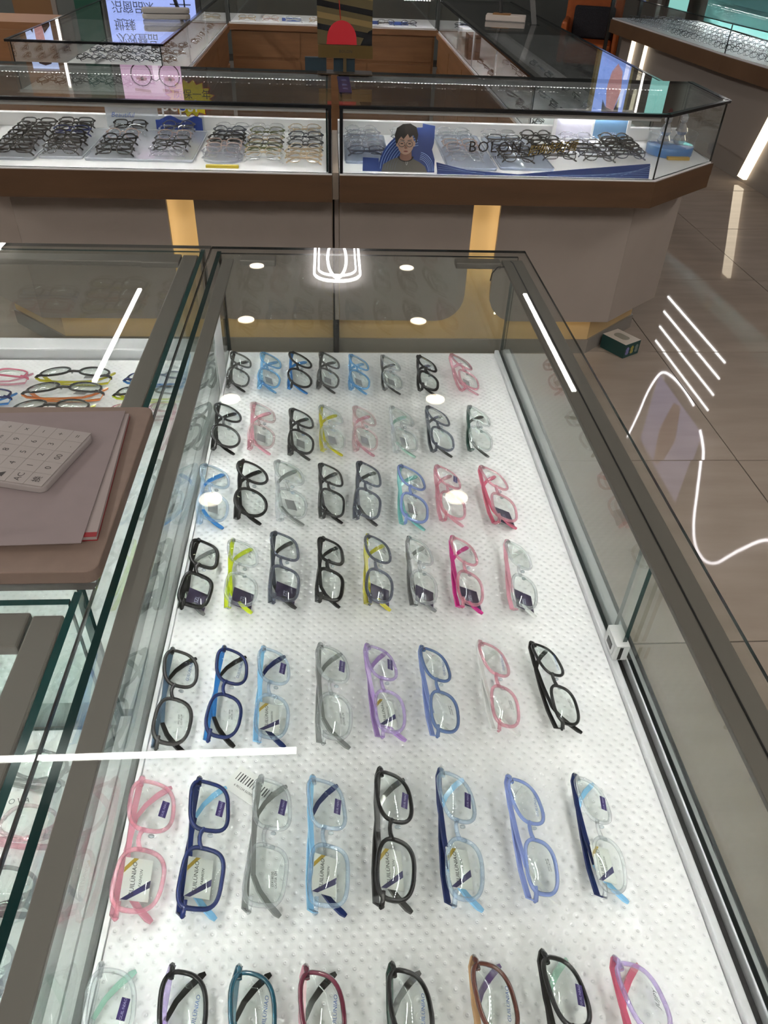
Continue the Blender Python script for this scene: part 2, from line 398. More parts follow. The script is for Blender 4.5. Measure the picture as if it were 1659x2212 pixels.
# ------------------------------------------------------------------ eyeglasses
SHAPES = [(.0245, .0182, 3.5), (.0235, .0195, 2.8), (.0255, .0158, 3.4), (.0225, .0205, 2.2), (.0245, .0180, 2.7)]
GAP = .0085
def outline(sh, seg, sgn):
    a, b, e = SHAPES[sh]; cu = sgn * (GAP + a); pts = []
    for k in range(seg):
        an = 2 * pi * k / seg; c, s = math.cos(an), math.sin(an)
        u = a * math.copysign(abs(c) ** (2 / e), c); v = b * math.copysign(abs(s) ** (2 / e), s)
        u *= 1 + .05 * (v / b)                       # wider towards the brow
        v += .0012 * (sgn * u / a)                    # brow rises outwards
        pts.append((cu + u, v))
    return pts
def bow(u): return -1.5 * u * u
def hx(sh): return GAP + 2 * SHAPES[sh][0] + .0055
GM = {}
def glass_meshes(sh, thick, lod):
    key = (sh, thick, lod)
    if key in GM: return GM[key]
    seg, pn = ((34, 6), (18, 4), (12, 3))[lod]
    r = (.0011, .0020, .0028)[thick]; d = .0019
    H = hx(sh); fr = MB(); out = {}
    for sg in (1, -1):
        ol = outline(sh, seg, sg); i0 = len(fr.v); L = len(ol)
        for k in range(L):
            p, q = ol[k - 1], ol[(k + 1) % L]
            t = Vector((q[0] - p[0], q[1] - p[1])).normalized(); nn = Vector((t.y, -t.x))
            for j in range(pn):
                an = 2 * pi * (j + .5) / pn
                u = ol[k][0] + nn.x * r * math.cos(an); v = ol[k][1] + nn.y * r * math.cos(an)
                fr.v.append((u, v, bow(u) + d * math.sin(an)))
        for k in range(L):
            k2 = (k + 1) % L
            for j in range(pn):
                j2 = (j + 1) % pn
                fr.f.append((i0 + k * pn + j, i0 + k2 * pn + j, i0 + k2 * pn + j2, i0 + k * pn + j2)); fr.m.append(0)
        lm = MB(); cu = sg * (GAP + SHAPES[sh][0])
        rings = (.33, .66, 1.0) if lod == 0 else (1.0,)
        lm.v = [(cu, 0, bow(cu) + .0030)]
        for f_ in rings: lm.v += [(cu + (u - cu) * f_, v * f_, bow(cu + (u - cu) * f_) * f_ + bow(cu) * (1 - f_) + .0030 * (1 - f_ * f_)) for u, v in ol]
        lm.f = [(0, 1 + k, 1 + (k + 1) % L) for k in range(L)]
        for q in range(len(rings) - 1): lm.f += [(1 + q * L + k, 1 + (q + 1) * L + k, 1 + (q + 1) * L + (k + 1) % L, 1 + q * L + (k + 1) % L) for k in range(L)]
        lm.m = [0] * len(lm.f)
        out['lens%d' % sg] = lm.mesh('lens', True)
        # end piece to the hinge
        b = SHAPES[sh][1]
        fr.tube([(sg * (H - .011), b * .62, bow(H - .011)), (sg * (H - .004), b * .60, bow(H) + .0003), (sg * H, b * .57, bow(H) - .003), (sg * (H - .0005), b * .55, -.0105)], [r * 1.1, max(r, .0019) * 1.15, .0024, .002], pn)
    fr.tube([(-GAP - .001, .0035, bow(GAP)), (-GAP * .5, .0062, .001), (0, .007, .0016), (GAP * .5, .0062, .001), (GAP + .001, .0035, bow(GAP))], [r * 1.1, r, r, r, r * 1.1], pn)
    out['front'] = fr.mesh('frame_front', True)
    b = SHAPES[sh][1] * .57
    for sg, dw in ((1, -.0045), (-1, 0.0)):           # temple hinged at u = -sg*H folds across
        path = [(-H, b, -.0085), (-H + .006, b + .0004, -.0125), (-H * .5, b + .0005, -.0150), (0, b - .001, -.0155), (H * .46, b - .0035, -.0150)]
        tip = [(H * .46, b - .0035, -.0150), (H * .66, b - .0095, -.0135), (H * .82, b - .0175, -.0115), (H * .94, b - .0255, -.0095), (H * .98, b - .0290, -.0088)]
        for nm, pth, hh in (('temple', path, (.0026, .0028, .0025, .0022, .0019)), ('tip', tip, (.0019, .0022, .0026, .0027, .0015))):
            mb = MB(); i0 = 0; th = .0011 if thick else .0009
            for k, (u, v, w_) in enumerate(pth):
                h = hh[k]; ww = w_ + (dw if k or nm == 'tip' else 0)
                a = pth[max(k - 1, 0)]; c = pth[min(k + 1, len(pth) - 1)]
                t = Vector((c[0] - a[0], c[1] - a[1])).normalized(); nn = Vector((-t.y, t.x))
                for su, sw in ((1, 1), (-1, 1), (-1, -1), (1, -1)):
                    mb.v.append((sg * (u + nn.x * h * su), v + nn.y * h * su, ww + th * sw))
            for k in range(len(pth) - 1):
                for q in range(4):
                    q2 = (q + 1) % 4; f = (k * 4 + q, k * 4 + q2, k * 4 + 4 + q2, k * 4 + 4 + q)
                    mb.f.append(f); mb.m.append(0)
            mb.f += [(3, 2, 1, 0), tuple(len(mb.v) - 4 + q for q in range(4))]; mb.m += [0, 0]
            out[nm + str(sg)] = mb.mesh('temple' if nm == 'temple' else 'temple_tip', False)
        pm = MB().lathe([(.0008, -.0028), (.0026, -.0016), (.0030, 0), (.0026, .0014), (.0008, .0022)], (0, 0, 0), 8)
        pm.v = [(sg * (GAP - .002) + z * .6, -.0045 + x, -.004 + y * .8) for x, y, z in pm.v]
        out['pad%d' % sg] = pm.mesh('nose_pad', True)
    for me in out.values(): me.materials.append(BLACK)
    GM[key] = out
    return out
# colour -> (rgb, opaque share)
CL = {'black': ((.010, .010, .011), 1), 'char': ((.035, .034, .034), 1), 'smokeblk': ((.03, .03, .034), .8), 'smoke': ((.17, .17, .175), .36),
      'slate': ((.15, .165, .22), .38), 'dslate': ((.07, .08, .11), .85), 'dgrey': ((.055, .055, .055), .95), 'grey': ((.24, .25, .25), .9),
      'clear': ((.66, .69, .72), .10), 'ice': ((.50, .66, .84), .12), 'ltblue': ((.20, .52, .86), .36), 'blue': ((.03, .22, .62), .95), 'sky': ((.25, .55, .85), .95),
      'navy': ((.008, .02, .11), 1), 'pink': ((.86, .42, .52), .24), 'pinks': ((.84, .40, .50), .7), 'palepink': ((.86, .60, .64), .14), 'rose': ((.72, .14, .24), .72),
      'magenta': ((.62, .02, .25), .95), 'yellow': ((.62, .56, .02), .9), 'lime': ((.60, .72, .01), .92), 'mint': ((.42, .66, .56), .8), 'teal': ((.01, .10, .16), .9), 'aqua': ((.22, .62, .60), .7),
      'peri': ((.28, .38, .75), .5), 'perib': ((.30, .38, .80), .85), 'lilac': ((.62, .48, .82), .24), 'purple': ((.46, .28, .66), .85), 'white': ((.85, .86, .86), .75),
      'steel': ((.10, .16, .24), .95), 'slateblue': ((.10, .17, .38), .78), 'burg': ((.17, .02, .05), .9), 'brown': ((.16, .05, .035), .75), 'tan': ((.60, .36, .18), .8),
      'dgreen': ((.01, .05, .035), 1), 'violet': ((.10, .05, .18), .95), 'orange': ((.72, .20, .05), .95), 'gold': ((.62, .48, .33), .75), 'silver': ((.55, .55, .57), .8), 'blush': ((.70, .52, .47), .4), 'olive': ((.25, .27, .12), .5), 'plast': ((.6, .6, .66), .3)}
def fmat(k):
    nm = 'frame ' + k
    if nm in MATS: return MATS[nm]
    c, a = CL[k]
    if a >= 1: return plain(nm, c, .22, 0, .5)
    mt, nt, out = new_mat(nm)
    lum = max(c)
    lo = .72 if a < .2 else .55
    tint = tuple(min(1, lo + (1 - lo) * x / lum) if lum > .5 else min(1, (.32 if a < .5 else .1) + x * 1.7) for x in c)
    t = nt.nodes.new('ShaderNodeBsdfTransparent'); t.inputs[0].default_value = (*tint, 1)
    d = bsdf(nt, c, .2, 0, .5)
    mx = nt.nodes.new('ShaderNodeMixShader')
    lw = nt.nodes.new('ShaderNodeLayerWeight'); lw.inputs[0].default_value = .5
    pw = nt.nodes.new('ShaderNodeMath'); pw.operation = 'POWER'; pw.inputs[1].default_value = 1.6
    ma = nt.nodes.new('ShaderNodeMath'); ma.operation = 'MULTIPLY_ADD'; ma.inputs[1].default_value = .5 * (1 - a); ma.inputs[2].default_value = a
    nt.links.new(lw.outputs['Facing'], pw.inputs[0]); nt.links.new(pw.outputs[0], ma.inputs[0]); nt.links.new(ma.outputs[0], mx.inputs[0])
    nt.links.new(t.outputs[0], mx.inputs[1]); nt.links.new(d.outputs[0], mx.inputs[2])
    g = nt.nodes.new('ShaderNodeBsdfGlossy'); g.inputs['Roughness'].default_value = .08
    m2 = nt.nodes.new('ShaderNodeMixShader')
    nt.links.new(schlick(nt, .05, 1), m2.inputs[0]); nt.links.new(mx.outputs[0], m2.inputs[1]); nt.links.new(g.outputs[0], m2.inputs[2])
    nt.links.new(m2.outputs[0], out.inputs[0])
    MATS[nm] = mt
    return mt
LENS = glass('demo lens', (.955, .985, .965), .05, 1.7, (.9, 1, .93))
LENSD = glass('dark lens', (.12, .12, .13), .06)
LENSW = glass('display lens', (.94, .95, .96), .06)
PADM = glass('clear nose pad', (.8, .85, .87), .06, 1, (1, 1, 1), (.8, .85, .9), .3)
CARD = plain('white card', (.74, .74, .72), .5)
CARDD = plain('dark purple tag', (.05, .035, .085), .3)
CARDG = plain('grey foil tag', (.42, .41, .44), .22, .35)
PURP = plain('purple sticker', (.030, .016, .12), .35)
INK = plain('black ink', (.02, .02, .025), .5)
INKB = plain('blue ink', (.04, .11, .34), .5)
INKW = plain('silver ink', (.45, .45, .6), .4)
GOLDI = plain('gold ink', (.42, .28, .03), .5)
NAVYI = plain('navy ink', (.03, .025, .12), .5)
card_me = MB().box(-.017, -.0115, -.0002, .017, .0115, .0002).mesh('card'); card_me.materials.append(CARD)
sti_me = MB().box(-.0075, -.0033, -.0001, .0075, .0033, .0001).mesh('sticker'); sti_me.materials.append(PURP)
stg_me = MB().quad([(-.017, .0115, .0003), (-.017, .006, .0003), (-.0055, -.0115, .0003), (.0005, -.0115, .0003)][::1]).mesh('stripe'); stg_me.materials.append(NAVYI)
std_me = MB().quad([(.004, .0115, .0003), (.0085, .0115, .0003), (.017, .0045, .0003), (.017, .0005, .0003)]).mesh('stripe'); std_me.materials.append(GOLDI)
tag_me = MB().box(-.015, -.013, -.0002, .015, .013, .0002).mesh('hang_tag'); tag_me.materials.append(CARDD)

def eyeglasses(label, M, sh, thick, rim, temple, tip, flags='', lod=0, lens=None, scale=1.0, group=None, cat='eyeglasses', name='eyeglasses'):
    ms = glass_meshes(sh, thick, lod)
    t = bpy.data.objects.new(name, None); COL.objects.link(t); tag(t, label, cat, group); t.empty_display_size = .02
    t.matrix_world = M @ Matrix.Scale(scale, 4)
    fr = put('frame_front', ms['front'], fmat(rim), t)
    for sg in (1, -1):
        put('lens', ms['lens%d' % sg], lens or LENS, t)
    if lod < 2:
        for sg in (1, -1):
            tp = put('temple', ms['temple%d' % sg], fmat(temple), t)
            put('temple_tip', ms['tip%d' % sg], fmat(tip), tp)
    if lod == 0:
        for sg in (1, -1): put('nose_pad', ms['pad%d' % sg], PADM, t)
    a, b, e = SHAPES[sh]; cu = GAP + a
    zl = bow(cu) + .0031
    if 'S' in flags:
        s = put('sticker', sti_me, PURP, t, (cu - .003, -b * .52, zl + .0003), (0, 0, R(-8)))
        lettering('GUIL\u00b7NIAO', .0030, INKW, s, (0, 0, .0002), (0, 0, 0), name='print')
    if 'C' in flags:
        s = put('card', card_me, CARD, t, (-cu + .004, -.0005, -.0105), (0, 0, R(random.uniform(-6, 6))))
        put('stripe', stg_me, NAVYI, s); put('stripe', std_me, GOLDI, s)
        lettering('GUIL\u00dcNIAO', .0052, INK, s, (0, .003, .0004), (0, 0, 0), name='print')
        lettering('FASHION', .0034, INK, s, (.001, -.003, .0004), (0, 0, 0), name='print', shear=.3)
    if 'P' in flags:
        lettering('GUIL\u00dcNIAO', .0046, INKB, t, (cu - .004, -b * .5, zl), (0, 0, R(-6)), name='lens_print')
    if 'Q' in flags:
        lettering('PPSU 8030\n52\u25a118 138', .0026, INK, t, (-cu + .001, -b * .35, zl), (0, 0, R(6)), name='lens_print')
    if 'O' in flags:
        lettering('OX18030\nOUTIR \u25ceII', .0032, INK, t, (-cu - .004, -b * .35, zl), (0, 0, R(4)), name='lens_print')
    if 'J' in flags:
        lettering('JUJPY', .0055, INK, t, (cu - .002, -b * .45, zl), (0, 0, R(-10)), name='lens_print', shear=.4)
    if 'L' in flags:
        lettering('J\u00b7L', .004, INK, t, (-cu, -b * .45, zl), (0, 0, R(-10)), name='lens_print', shear=.3)
    if 'T' in flags:
        s = put('hang_tag', tag_me, CARDD, t, (-cu - .006, -.006, -.0118), (0, 0, R(random.uniform(-8, 8))))
        lettering('SZL', .007, INKW, s, (0, 0, .0004), (0, 0, 0), name='print')
    if 'F' in flags:
        put('hang_tag', tag_me, CARDG, t, (-cu + .010, -.004, -.0118), (0, 0, R(random.uniform(-14, 14)))).scale = (.6, .5, 1)
    return t
def zmin_of(Rm, sh, thick, lod, s):
    z = 9
    for k, me in glass_meshes(sh, thick, lod).items():
        for v in me.vertices: z = min(z, (Rm @ v.co).z)
    return z * s
ZC = {}
def lay(x, y, ztop, yaw, tilt, face, sh, thick, lod, s):
    """matrix of a folded pair; face 0: bridge axis along Y, brow towards -X; 1: bridge along X, front to the camera"""
    if face == 0:
        t = R(tilt); Rm = Matrix(((0, -math.cos(t), math.sin(t)), (1, 0, 0), (0, math.sin(t), math.cos(t))))
    else:
        t = R(tilt); Rm = Matrix(((1, 0, 0), (0, math.cos(t), -math.sin(t)), (0, math.sin(t), math.cos(t))))
    key = (face, tilt, sh, thick, lod)
    if key not in ZC: ZC[key] = zmin_of(Rm, sh, thick, lod, 1.0)
    M = (Matrix.Rotation(R(yaw), 3, 'Z') @ Rm).to_4x4()
    M.translation = (x, y, ztop - ZC[key] * s + .0003)
    return M

# ------------------------------------------------------------------ near showcases
def led_strip(parent, x0, y0, x1, y1, z, pitch=.0125, w=.0045):
    """row of small led dies facing down, on a thin tape"""
    L = math.hypot(x1 - x0, y1 - y0); n = max(2, int(L / pitch)); dx, dy = (x1 - x0) / L, (y1 - y0) / L
    tape = MB(); nx, ny = -dy, dx
    tape.prism([(x0 + nx * .005, y0 + ny * .005), (x0 - nx * .005, y0 - ny * .005), (x1 - nx * .005, y1 - ny * .005), (x1 + nx * .005, y1 + ny * .005)], z, z + .0015)
    tp = tape.build('led_tape', [WHITE], parent)
    d = MB()
    for k in range(n):
        c = (k + .5) / n; cx, cy = x0 + (x1 - x0) * c, y0 + (y1 - y0) * c; h = w / 2
        d.quad([(cx - h, cy - h, z - .0006), (cx - h, cy + h, z - .0006), (cx + h, cy + h, z - .0006), (cx + h, cy - h, z - .0006)])
    d.build('led', [LED], tp, kind='stuff')
def pane(parent, x0, y0, z0, x1, y1, z1, edge=EDGE, name='glass_pane', g=None):
    return box(name, [g or G_PANE, edge], parent, x0, y0, z0, x1, y1, z1, None)
def upright(parent, x0, y0, z0, x1, y1, z1, edge=EDGE, name='glass_pane', g=None):
    """vertical pane: big faces clear, narrow top and ends in the edge colour"""
    mb = MB(); mb.box(x0, y0, z0, x1, y1, z1, 1)
    if abs(x1 - x0) < abs(y1 - y0): mb.m[3] = mb.m[5] = 0
    else: mb.m[2] = mb.m[4] = 0
    return mb.build(name, [g or G_PANE, edge], parent)
def slab(parent, x0, y0, z0, x1, y1, z1, edge=EDGE, name='top_glass', g=None):
    return box(name, [g or G_TOP, edge], parent, x0, y0, z0, x1, y1, z1, 1)

Y0 = -.25
mc = thing('glass_showcase', 'long glass showcase of children eyeglasses on embossed white board', 'display case', (0, 0, 0))
box('cabinet_body', [PANEL], mc, -.212, Y0, .06, .345, 1.36, .70)
box('plinth', [PLINTH], mc, -.20, Y0 + .02, 0, .30, 1.33, .0599)
box('display_board', [BOARD], mc, -.1935, Y0 + .01, .7001, .3205, 1.334, .74)
box('seam_filler', [WHITE], mc, -.2162, Y0 + .003, .7001, -.2068, 1.36, .741)
box('side_strip', [WHITE], mc, -.1985, Y0 + .01, .7001, -.194, 1.334, .743)
upright(mc, -.2065, Y0, .7001, -.1992, 1.36, .9275, EDGE)
upright(mc, -.199, 1.346, .7001, .345, 1.353, .9275, EDGEK)
upright(mc, -.199, Y0 + .001, .7001, .345, Y0 + .008, .9275, EDGEK)
rb = box('rail', [ALU], mc, .321, Y0 + .01, .7001, .3295, 1.334, .748, bevel=.002)
box('rail_gap', [BLACK], rb, .3296, Y0 + .01, .7001, .3385, 1.334, .738)
box('rail', [ALU], mc, .3386, Y0 + .01, .7001, .3505, 1.334, .750, bevel=.0015)
box('rail_gasket', [EDGEK], mc, .3507, Y0 + .01, .7001, .3545, 1.334, .751)
d1 = upright(mc, .3315, .555, .739, .3365, 1.33, .9205, EDGE, 'sliding_door')
upright(mc, .340, Y0 + .02, .7505, .345, .60, .9205, EDGEK, 'sliding_door')
lk = MB().box(.3225, .548, .7485, .3385, .582, .772).box(.3215, .553, .752, .3224, .577, .7695, 0).build('door_lock', [LOCKM], mc, bevel=.0012)
box('lock_slot', [BLACK], lk, .3208, .558, .756, .3214, .572, .765)
box('lock_slot', [BLACK], lk, .327, .5475, .75, .331, .5479, .77)
slab(mc, -.2165, Y0, .928, .361, 1.37, .9325, EDGEK)
ch = box('light_channel', [ALUD], mc, -.193, Y0 + .01, .9225, -.1735, 1.325, .9275, bevel=.0008)
led_strip(ch, -.182, Y0 + .03, -.182, 1.315, .9208)
ch = box('light_channel', [BRONZE], mc, .311, Y0 + .01, .9215, .349, 1.335, .9275, bevel=.001)
led_strip(ch, .319, Y0 + .03, .319, 1.315, .9198)
MB().tube([(.329, Y0 + .02, .9277), (.329, .6, .9277), (.329, 1.318, .9277), (.326, 1.33, .927)], .0011, 5).build('cable', [BLACK], ch)
box('corner_bracket', [ALUD], mc, -.163, 1.318, .916, -.10, 1.343, .9275, bevel=.002)
box('corner_bracket', [BRONZE], mc, .225, 1.318, .916, .308, 1.343, .9275, bevel=.002)
MB().tube([(.31, 1.30, .9275), (.298, 1.302, .926), (.288, 1.296, .918), (.284, 1.285, .908)], .0013, 5).build('cable', [BLACK], mc)

# price sheet standing against the left pane
o = MB().box(-.198, 1.17, .7431, -.1972, 1.25, .86).build('price_sheet', [plain('printed sheet', (.62, .62, .64), .5)], None)
tag(o, 'small white price sheet leaning on the left pane at the back', 'sign')

def near_case(label, x0, y0, x1, y1, back):
    c = thing('glass_showcase', label, 'display case', (0, 0, 0))
    box('cabinet_body', [PANEL], c, x0, y0, .06, x1 - .004, y1, .70)
    box('plinth', [PLINTH], c, x0 + .02, y0 + .02, 0, x1 - .03, y1 - .03, .0599)
    box('display_board', [BOARD], c, x0 + .02, y0 + .012, .7001, x1 - .0188, y1 - (.075 if back else .019), .742)
    box('seam_filler', [WHITE], c, x1 - .0112, y0 + .003, .7001, x1 - .0002, y1 - .003, .741)
    upright(c, x1 - .0185, y0 + .002, .7001, x1 - .0115, y1 - .002, .9275, EDGET)
    upright(c, x0, y1 - .018, .7001, x1 - .02, y1 - .011, .9275, EDGET)
    upright(c, x0, y0 + .003, .7001, x1 - .02, y0 + .010, .9275, EDGET)
    upright(c, x0 + .002, y0 + .012, .7001, x0 + .009, y1 - .02, .9275, EDGET)
    if back: box('back_rail', [ALU], c, x0 + .02, y1 - .07, .7001, x1 - .022, y1 - .022, .762, bevel=.003)
    slab(c, x0, y0, .928, x1, y1, .9335, EDGEG)
    ch = box('light_channel', [ALUD], c, x1 - .047, y0 + .02, .9175, x1 - .020, y1 - .03, .9275, bevel=.002)
    led_strip(ch, x1 - .035, y0 + .03, x1 - .035, y1 - .04, .9155)
    ch = box('light_channel', [ALUD], c, x0 + .02, y1 - .062, .9175, x1 - .05, y1 - .030, .9275, bevel=.002)
    led_strip(ch, x0 + .04, y1 - .05, x1 - .06, y1 - .05, .9155)
    box('corner_bracket', [ALUD], c, x1 - .115, y1 - .066, .9165, x1 - .0495, y1 - .026, .92745, bevel=.002)
    return c
near_case('glass showcase left of the long case with sporty eyeglasses inside', -1.15, .5005, -.2178, 1.37, True)
near_case('glass showcase in the lower left corner below the tan board', -1.15, Y0, -.2178, .497, False)

# ------------------------------------------------------------------ eyeglasses in the long case
T = [  # x, y, length, yaw, shape, thickness, rim, temple, tip, flags, words
 [(-.182, 1.231, .126, 1.1, 1, 1, 'smoke', 'dgrey', 'dgrey', 'L', 'smoky clear eyeglasses with dark grey temples'),
  (-.127, 1.228, .128, .8, 1, 1, 'ltblue', 'sky', 'ltblue', 'FL', 'sky blue clear eyeglasses'),
  (-.073, 1.227, .131, .9, 3, 1, 'black', 'blue', 'blue', '', 'black eyeglasses with blue temples'),
  (-.020, 1.228, .129, -1.7, 1, 1, 'smoke', 'dgrey', 'dgrey', 'FL', 'grey clear eyeglasses with charcoal temples'),
  (.036, 1.223, .125, -.5, 1, 1, 'ltblue', 'ltblue', 'ltblue', 'FL', 'light blue translucent eyeglasses'),
  (.096, 1.222, .124, -.1, 1, 1, 'clear', 'dgrey', 'dgrey', 'FL', 'clear eyeglasses with black tips'),
  (.162, 1.219, .125, -2.9, 1, 2, 'black', 'black', 'black', '', 'plain black eyeglasses'),
  (.231, 1.223, .132, 3.7, 1, 1, 'pink', 'pink', 'pink', 'F', 'pink translucent eyeglasses')],
 [(-.186, 1.039, .134, 3.3, 3, 1, 'smokeblk', 'black', 'black', 'L', 'thin black eyeglasses with greenish lenses'),
  (-.129, 1.040, .136, 2.0, 1, 1, 'palepink', 'pinks', 'pinks', 'F', 'clear rose eyeglasses with pink temples'),
  (-.065, 1.023, .133, 1.4, 1, 1, 'smokeblk', 'dgrey', 'dgrey', 'F', 'smoky black eyeglasses with straight temples'),
  (-.015, 1.034, .132, 2.6, 1, 1, 'clear', 'yellow', 'yellow', 'F', 'clear eyeglasses with olive yellow temples'),
  (.039, 1.032, .130, -.2, 1, 1, 'palepink', 'palepink', 'pink', 'F', 'pale pink clear eyeglasses'),
  (.102, 1.029, .133, 1.2, 1, 1, 'clear', 'clear', 'mint', 'F', 'colourless eyeglasses with pale mint tips'),
  (.162, 1.030, .133, -.2, 1, 1, 'slate', 'dslate', 'dgrey', '', 'slate grey translucent eyeglasses'),
  (.228, 1.030, .133, -6.3, 1, 1, 'clear', 'dgreen', 'dgrey', '', 'clear eyeglasses with dark green temples')],
 [(-.186, .861, .138, 4.5, 1, 1, 'ice', 'ice', 'blue', 'F', 'ice blue clear eyeglasses with bright blue tips'),
  (-.133, .869, .138, 2.6, 3, 1, 'black', 'black', 'black', 'L', 'glossy black round eyeglasses'),
  (-.077, .867, .142, 5.3, 1, 1, 'clear', 'clear', 'grey', 'FL', 'large colourless eyeglasses with grey tips'),
  (-.016, .867, .130, 1.7, 0, 1, 'smokeblk', 'dgrey', 'black', '', 'smoky black square eyeglasses'),
  (.037, .865, .137, -3.4, 0, 1, 'slate', 'dslate', 'dgrey', 'L', 'blue grey translucent eyeglasses'),
  (.101, .854, .138, -1.6, 1, 1, 'peri', 'aqua', 'aqua', 'F', 'blue and aqua translucent eyeglasses'),
  (.157, .858, .131, -.9, 1, 1, 'pink', 'pink', 'pink', 'S', 'pink clear eyeglasses with dark sticker'),
  (.228, .853, .135, 2.0, 1, 1, 'pink', 'rose', 'rose', 'T', 'deep rose eyeglasses with dark tag')],
 [(-.182, .696, .127, -1.6, 0, 2, 'black', 'black', 'grey', 'JT', 'black square eyeglasses with grey tips'),
  (-.130, .696, .127, 3.3, 1, 1, 'clear', 'lime', 'lime', 'JT', 'clear eyeglasses with lime green temples'),
  (-.077, .706, .134, 2.3, 0, 1, 'slate', 'dslate', 'dgrey', 'JT', 'slate eyeglasses with dark purple tag'),
  (-.017, .701, .121, -1.1, 0, 2, 'black', 'black', 'black', 'J', 'thick black eyeglasses'),
  (.044, .699, .131, -1.2, 4, 1, 'slate', 'yellow', 'yellow', 'JT', 'grey translucent eyeglasses with yellow temples'),
  (.100, .695, .129, -.7, 4, 1, 'clear', 'smoke', 'grey', 'JT', 'colourless eyeglasses with grey temples and tag'),
  (.158, .692, .133, -1.8, 4, 1, 'pink', 'magenta', 'magenta', 'JT', 'pink clear eyeglasses with magenta temples'),
  (.228, .684, .130, -5.1, 4, 1, 'clear', 'pinks', 'white', 'JT', 'clear eyeglasses with pink temples and tag')],
 [(-.182, .506, .132, 1.8, 4, 1, 'char', 'steel', 'black', 'PQ', 'charcoal eyeglasses with steel blue temples'),
  (-.128, .510, .126, -1.5, 4, 1, 'navy', 'blue', 'black', 'PQ', 'navy eyeglasses with bright blue temples'),
  (-.080, .508, .128, 1.7, 4, 1, 'ice', 'sky', 'navy', 'SC', 'ice clear eyeglasses with light blue temples'),
  (-.015, .507, .134, 1.9, 4, 1, 'clear', 'grey', 'grey', 'SO', 'colourless eyeglasses with slim grey temples'),
  (.042, .510, .127, 5.2, 4, 1, 'lilac', 'purple', 'purple', 'SC', 'lilac clear eyeglasses with purple temples'),
  (.102, .507, .123, 2.5, 4, 1, 'slateblue', 'peri', 'white', 'PQ', 'slate blue eyeglasses with white tips'),
  (.169, .512, .124, .7, 4, 1, 'pink', 'white', 'white', 'PQ', 'rose pink eyeglasses with white temples'),
  (.233, .511, .121, 4.0, 4, 1, 'black', 'black', 'black', 'PQ', 'slim black eyeglasses')],
 [(-.185, .344, .132, 1.0, 1, 1, 'pink', 'pinks', 'pinks', 'SC', 'pink clear eyeglasses with white card'),
  (-.131, .343, .130, 1.2, 0, 1, 'navy', 'navy', 'sky', 'SC', 'dark navy eyeglasses with light blue tips'),
  (-.074, .343, .129, -1.0, 0, 1, 'clear', 'grey', 'grey', 'SO', 'colourless eyeglasses with grey temples'),
  (-.021, .341, .130, 1.9, 0, 1, 'ice', 'sky', 'navy', 'SC', 'pale blue clear eyeglasses with navy tips'),
  (.040, .344, .134, -2.5, 4, 1, 'black', 'char', 'dgrey', 'SC', 'black eyeglasses with white card'),
  (.101, .342, .133, -1.5, 4, 1, 'ice', 'navy', 'sky', 'SC', 'ice clear eyeglasses with navy temples'),
  (.170, .339, .122, .8, 4, 1, 'peri', 'perib', 'white', 'PQ', 'periwinkle eyeglasses with white tips'),
  (.234, .338, .121, -1.9, 4, 1, 'clear', 'navy', 'sky', 'SC', 'clear eyeglasses with dark navy temples')],
 [(-.186, .182, .130, 2, 4, 1, 'clear', 'clear', 'mint', 'SC', 'colourless eyeglasses with mint tips'),
  (-.131, .178, .130, 1, 4, 1, 'black', 'lilac', 'black', 'PQ', 'black eyeglasses with lilac temples'),
  (-.078, .175, .130, 1, 4, 1, 'teal', 'teal', 'black', 'PQ', 'teal eyeglasses with black tips'),
  (-.024, .173, .130, 2, 4, 1, 'burg', 'pinks', 'black', 'PQ', 'burgundy eyeglasses with pink temples'),
  (.043, .171, .130, 0, 4, 1, 'black', 'dgreen', 'char', 'P', 'black eyeglasses with dark green temples'),
  (.110, .173, .130, 0, 4, 1, 'brown', 'tan', 'violet', 'P', 'brown eyeglasses with tan temples'),
  (.168, .175, .130, 1, 4, 1, 'black', 'black', 'mint', 'S', 'black eyeglasses with mint tips'),
  (.229, .168, .130, 3, 1, 1, 'lilac', 'rose', 'rose', 'J', 'orchid pink eyeglasses with rose temples')]]
for ri, row in enumerate(T):
    for ci, (x, y, L, yaw, sh, th, rim, tmp, tip, fl_, words_) in enumerate(row):
        s = L / (2 * hx(sh) + .002)
        M = lay(x + .0133 * s, y, .74, yaw, 28, 0, sh, th, 0, s)
        lab = f'{words_}, {ORD[ci]} from left, {ORD[ri]} row'
        eyeglasses(lab, M, sh, th, rim, tmp, tip, fl_, 0, None, s, f'eyeglasses in the {ORD[ri]} row of the long case')
# barcode tag lying behind the colourless pair in the sixth row
t = thing('paper_tag', 'white barcode tag on the board behind the colourless pair', 'tag', (-.088, .408, .7405), R(-35))
box('paper', [CARD], t, -.02, -.014, 0, .02, .014, .0004)
for k in range(14): box('bar', [INK], t, -.015 + k * .0030, -.001, .00045, -.0142 + k * .0030 + (k % 3) * .0003, .008, .0006)
lettering('6 901234 567892', .0034, INK, t, (0, -.006, .0006), (0, 0, 0), name='print')

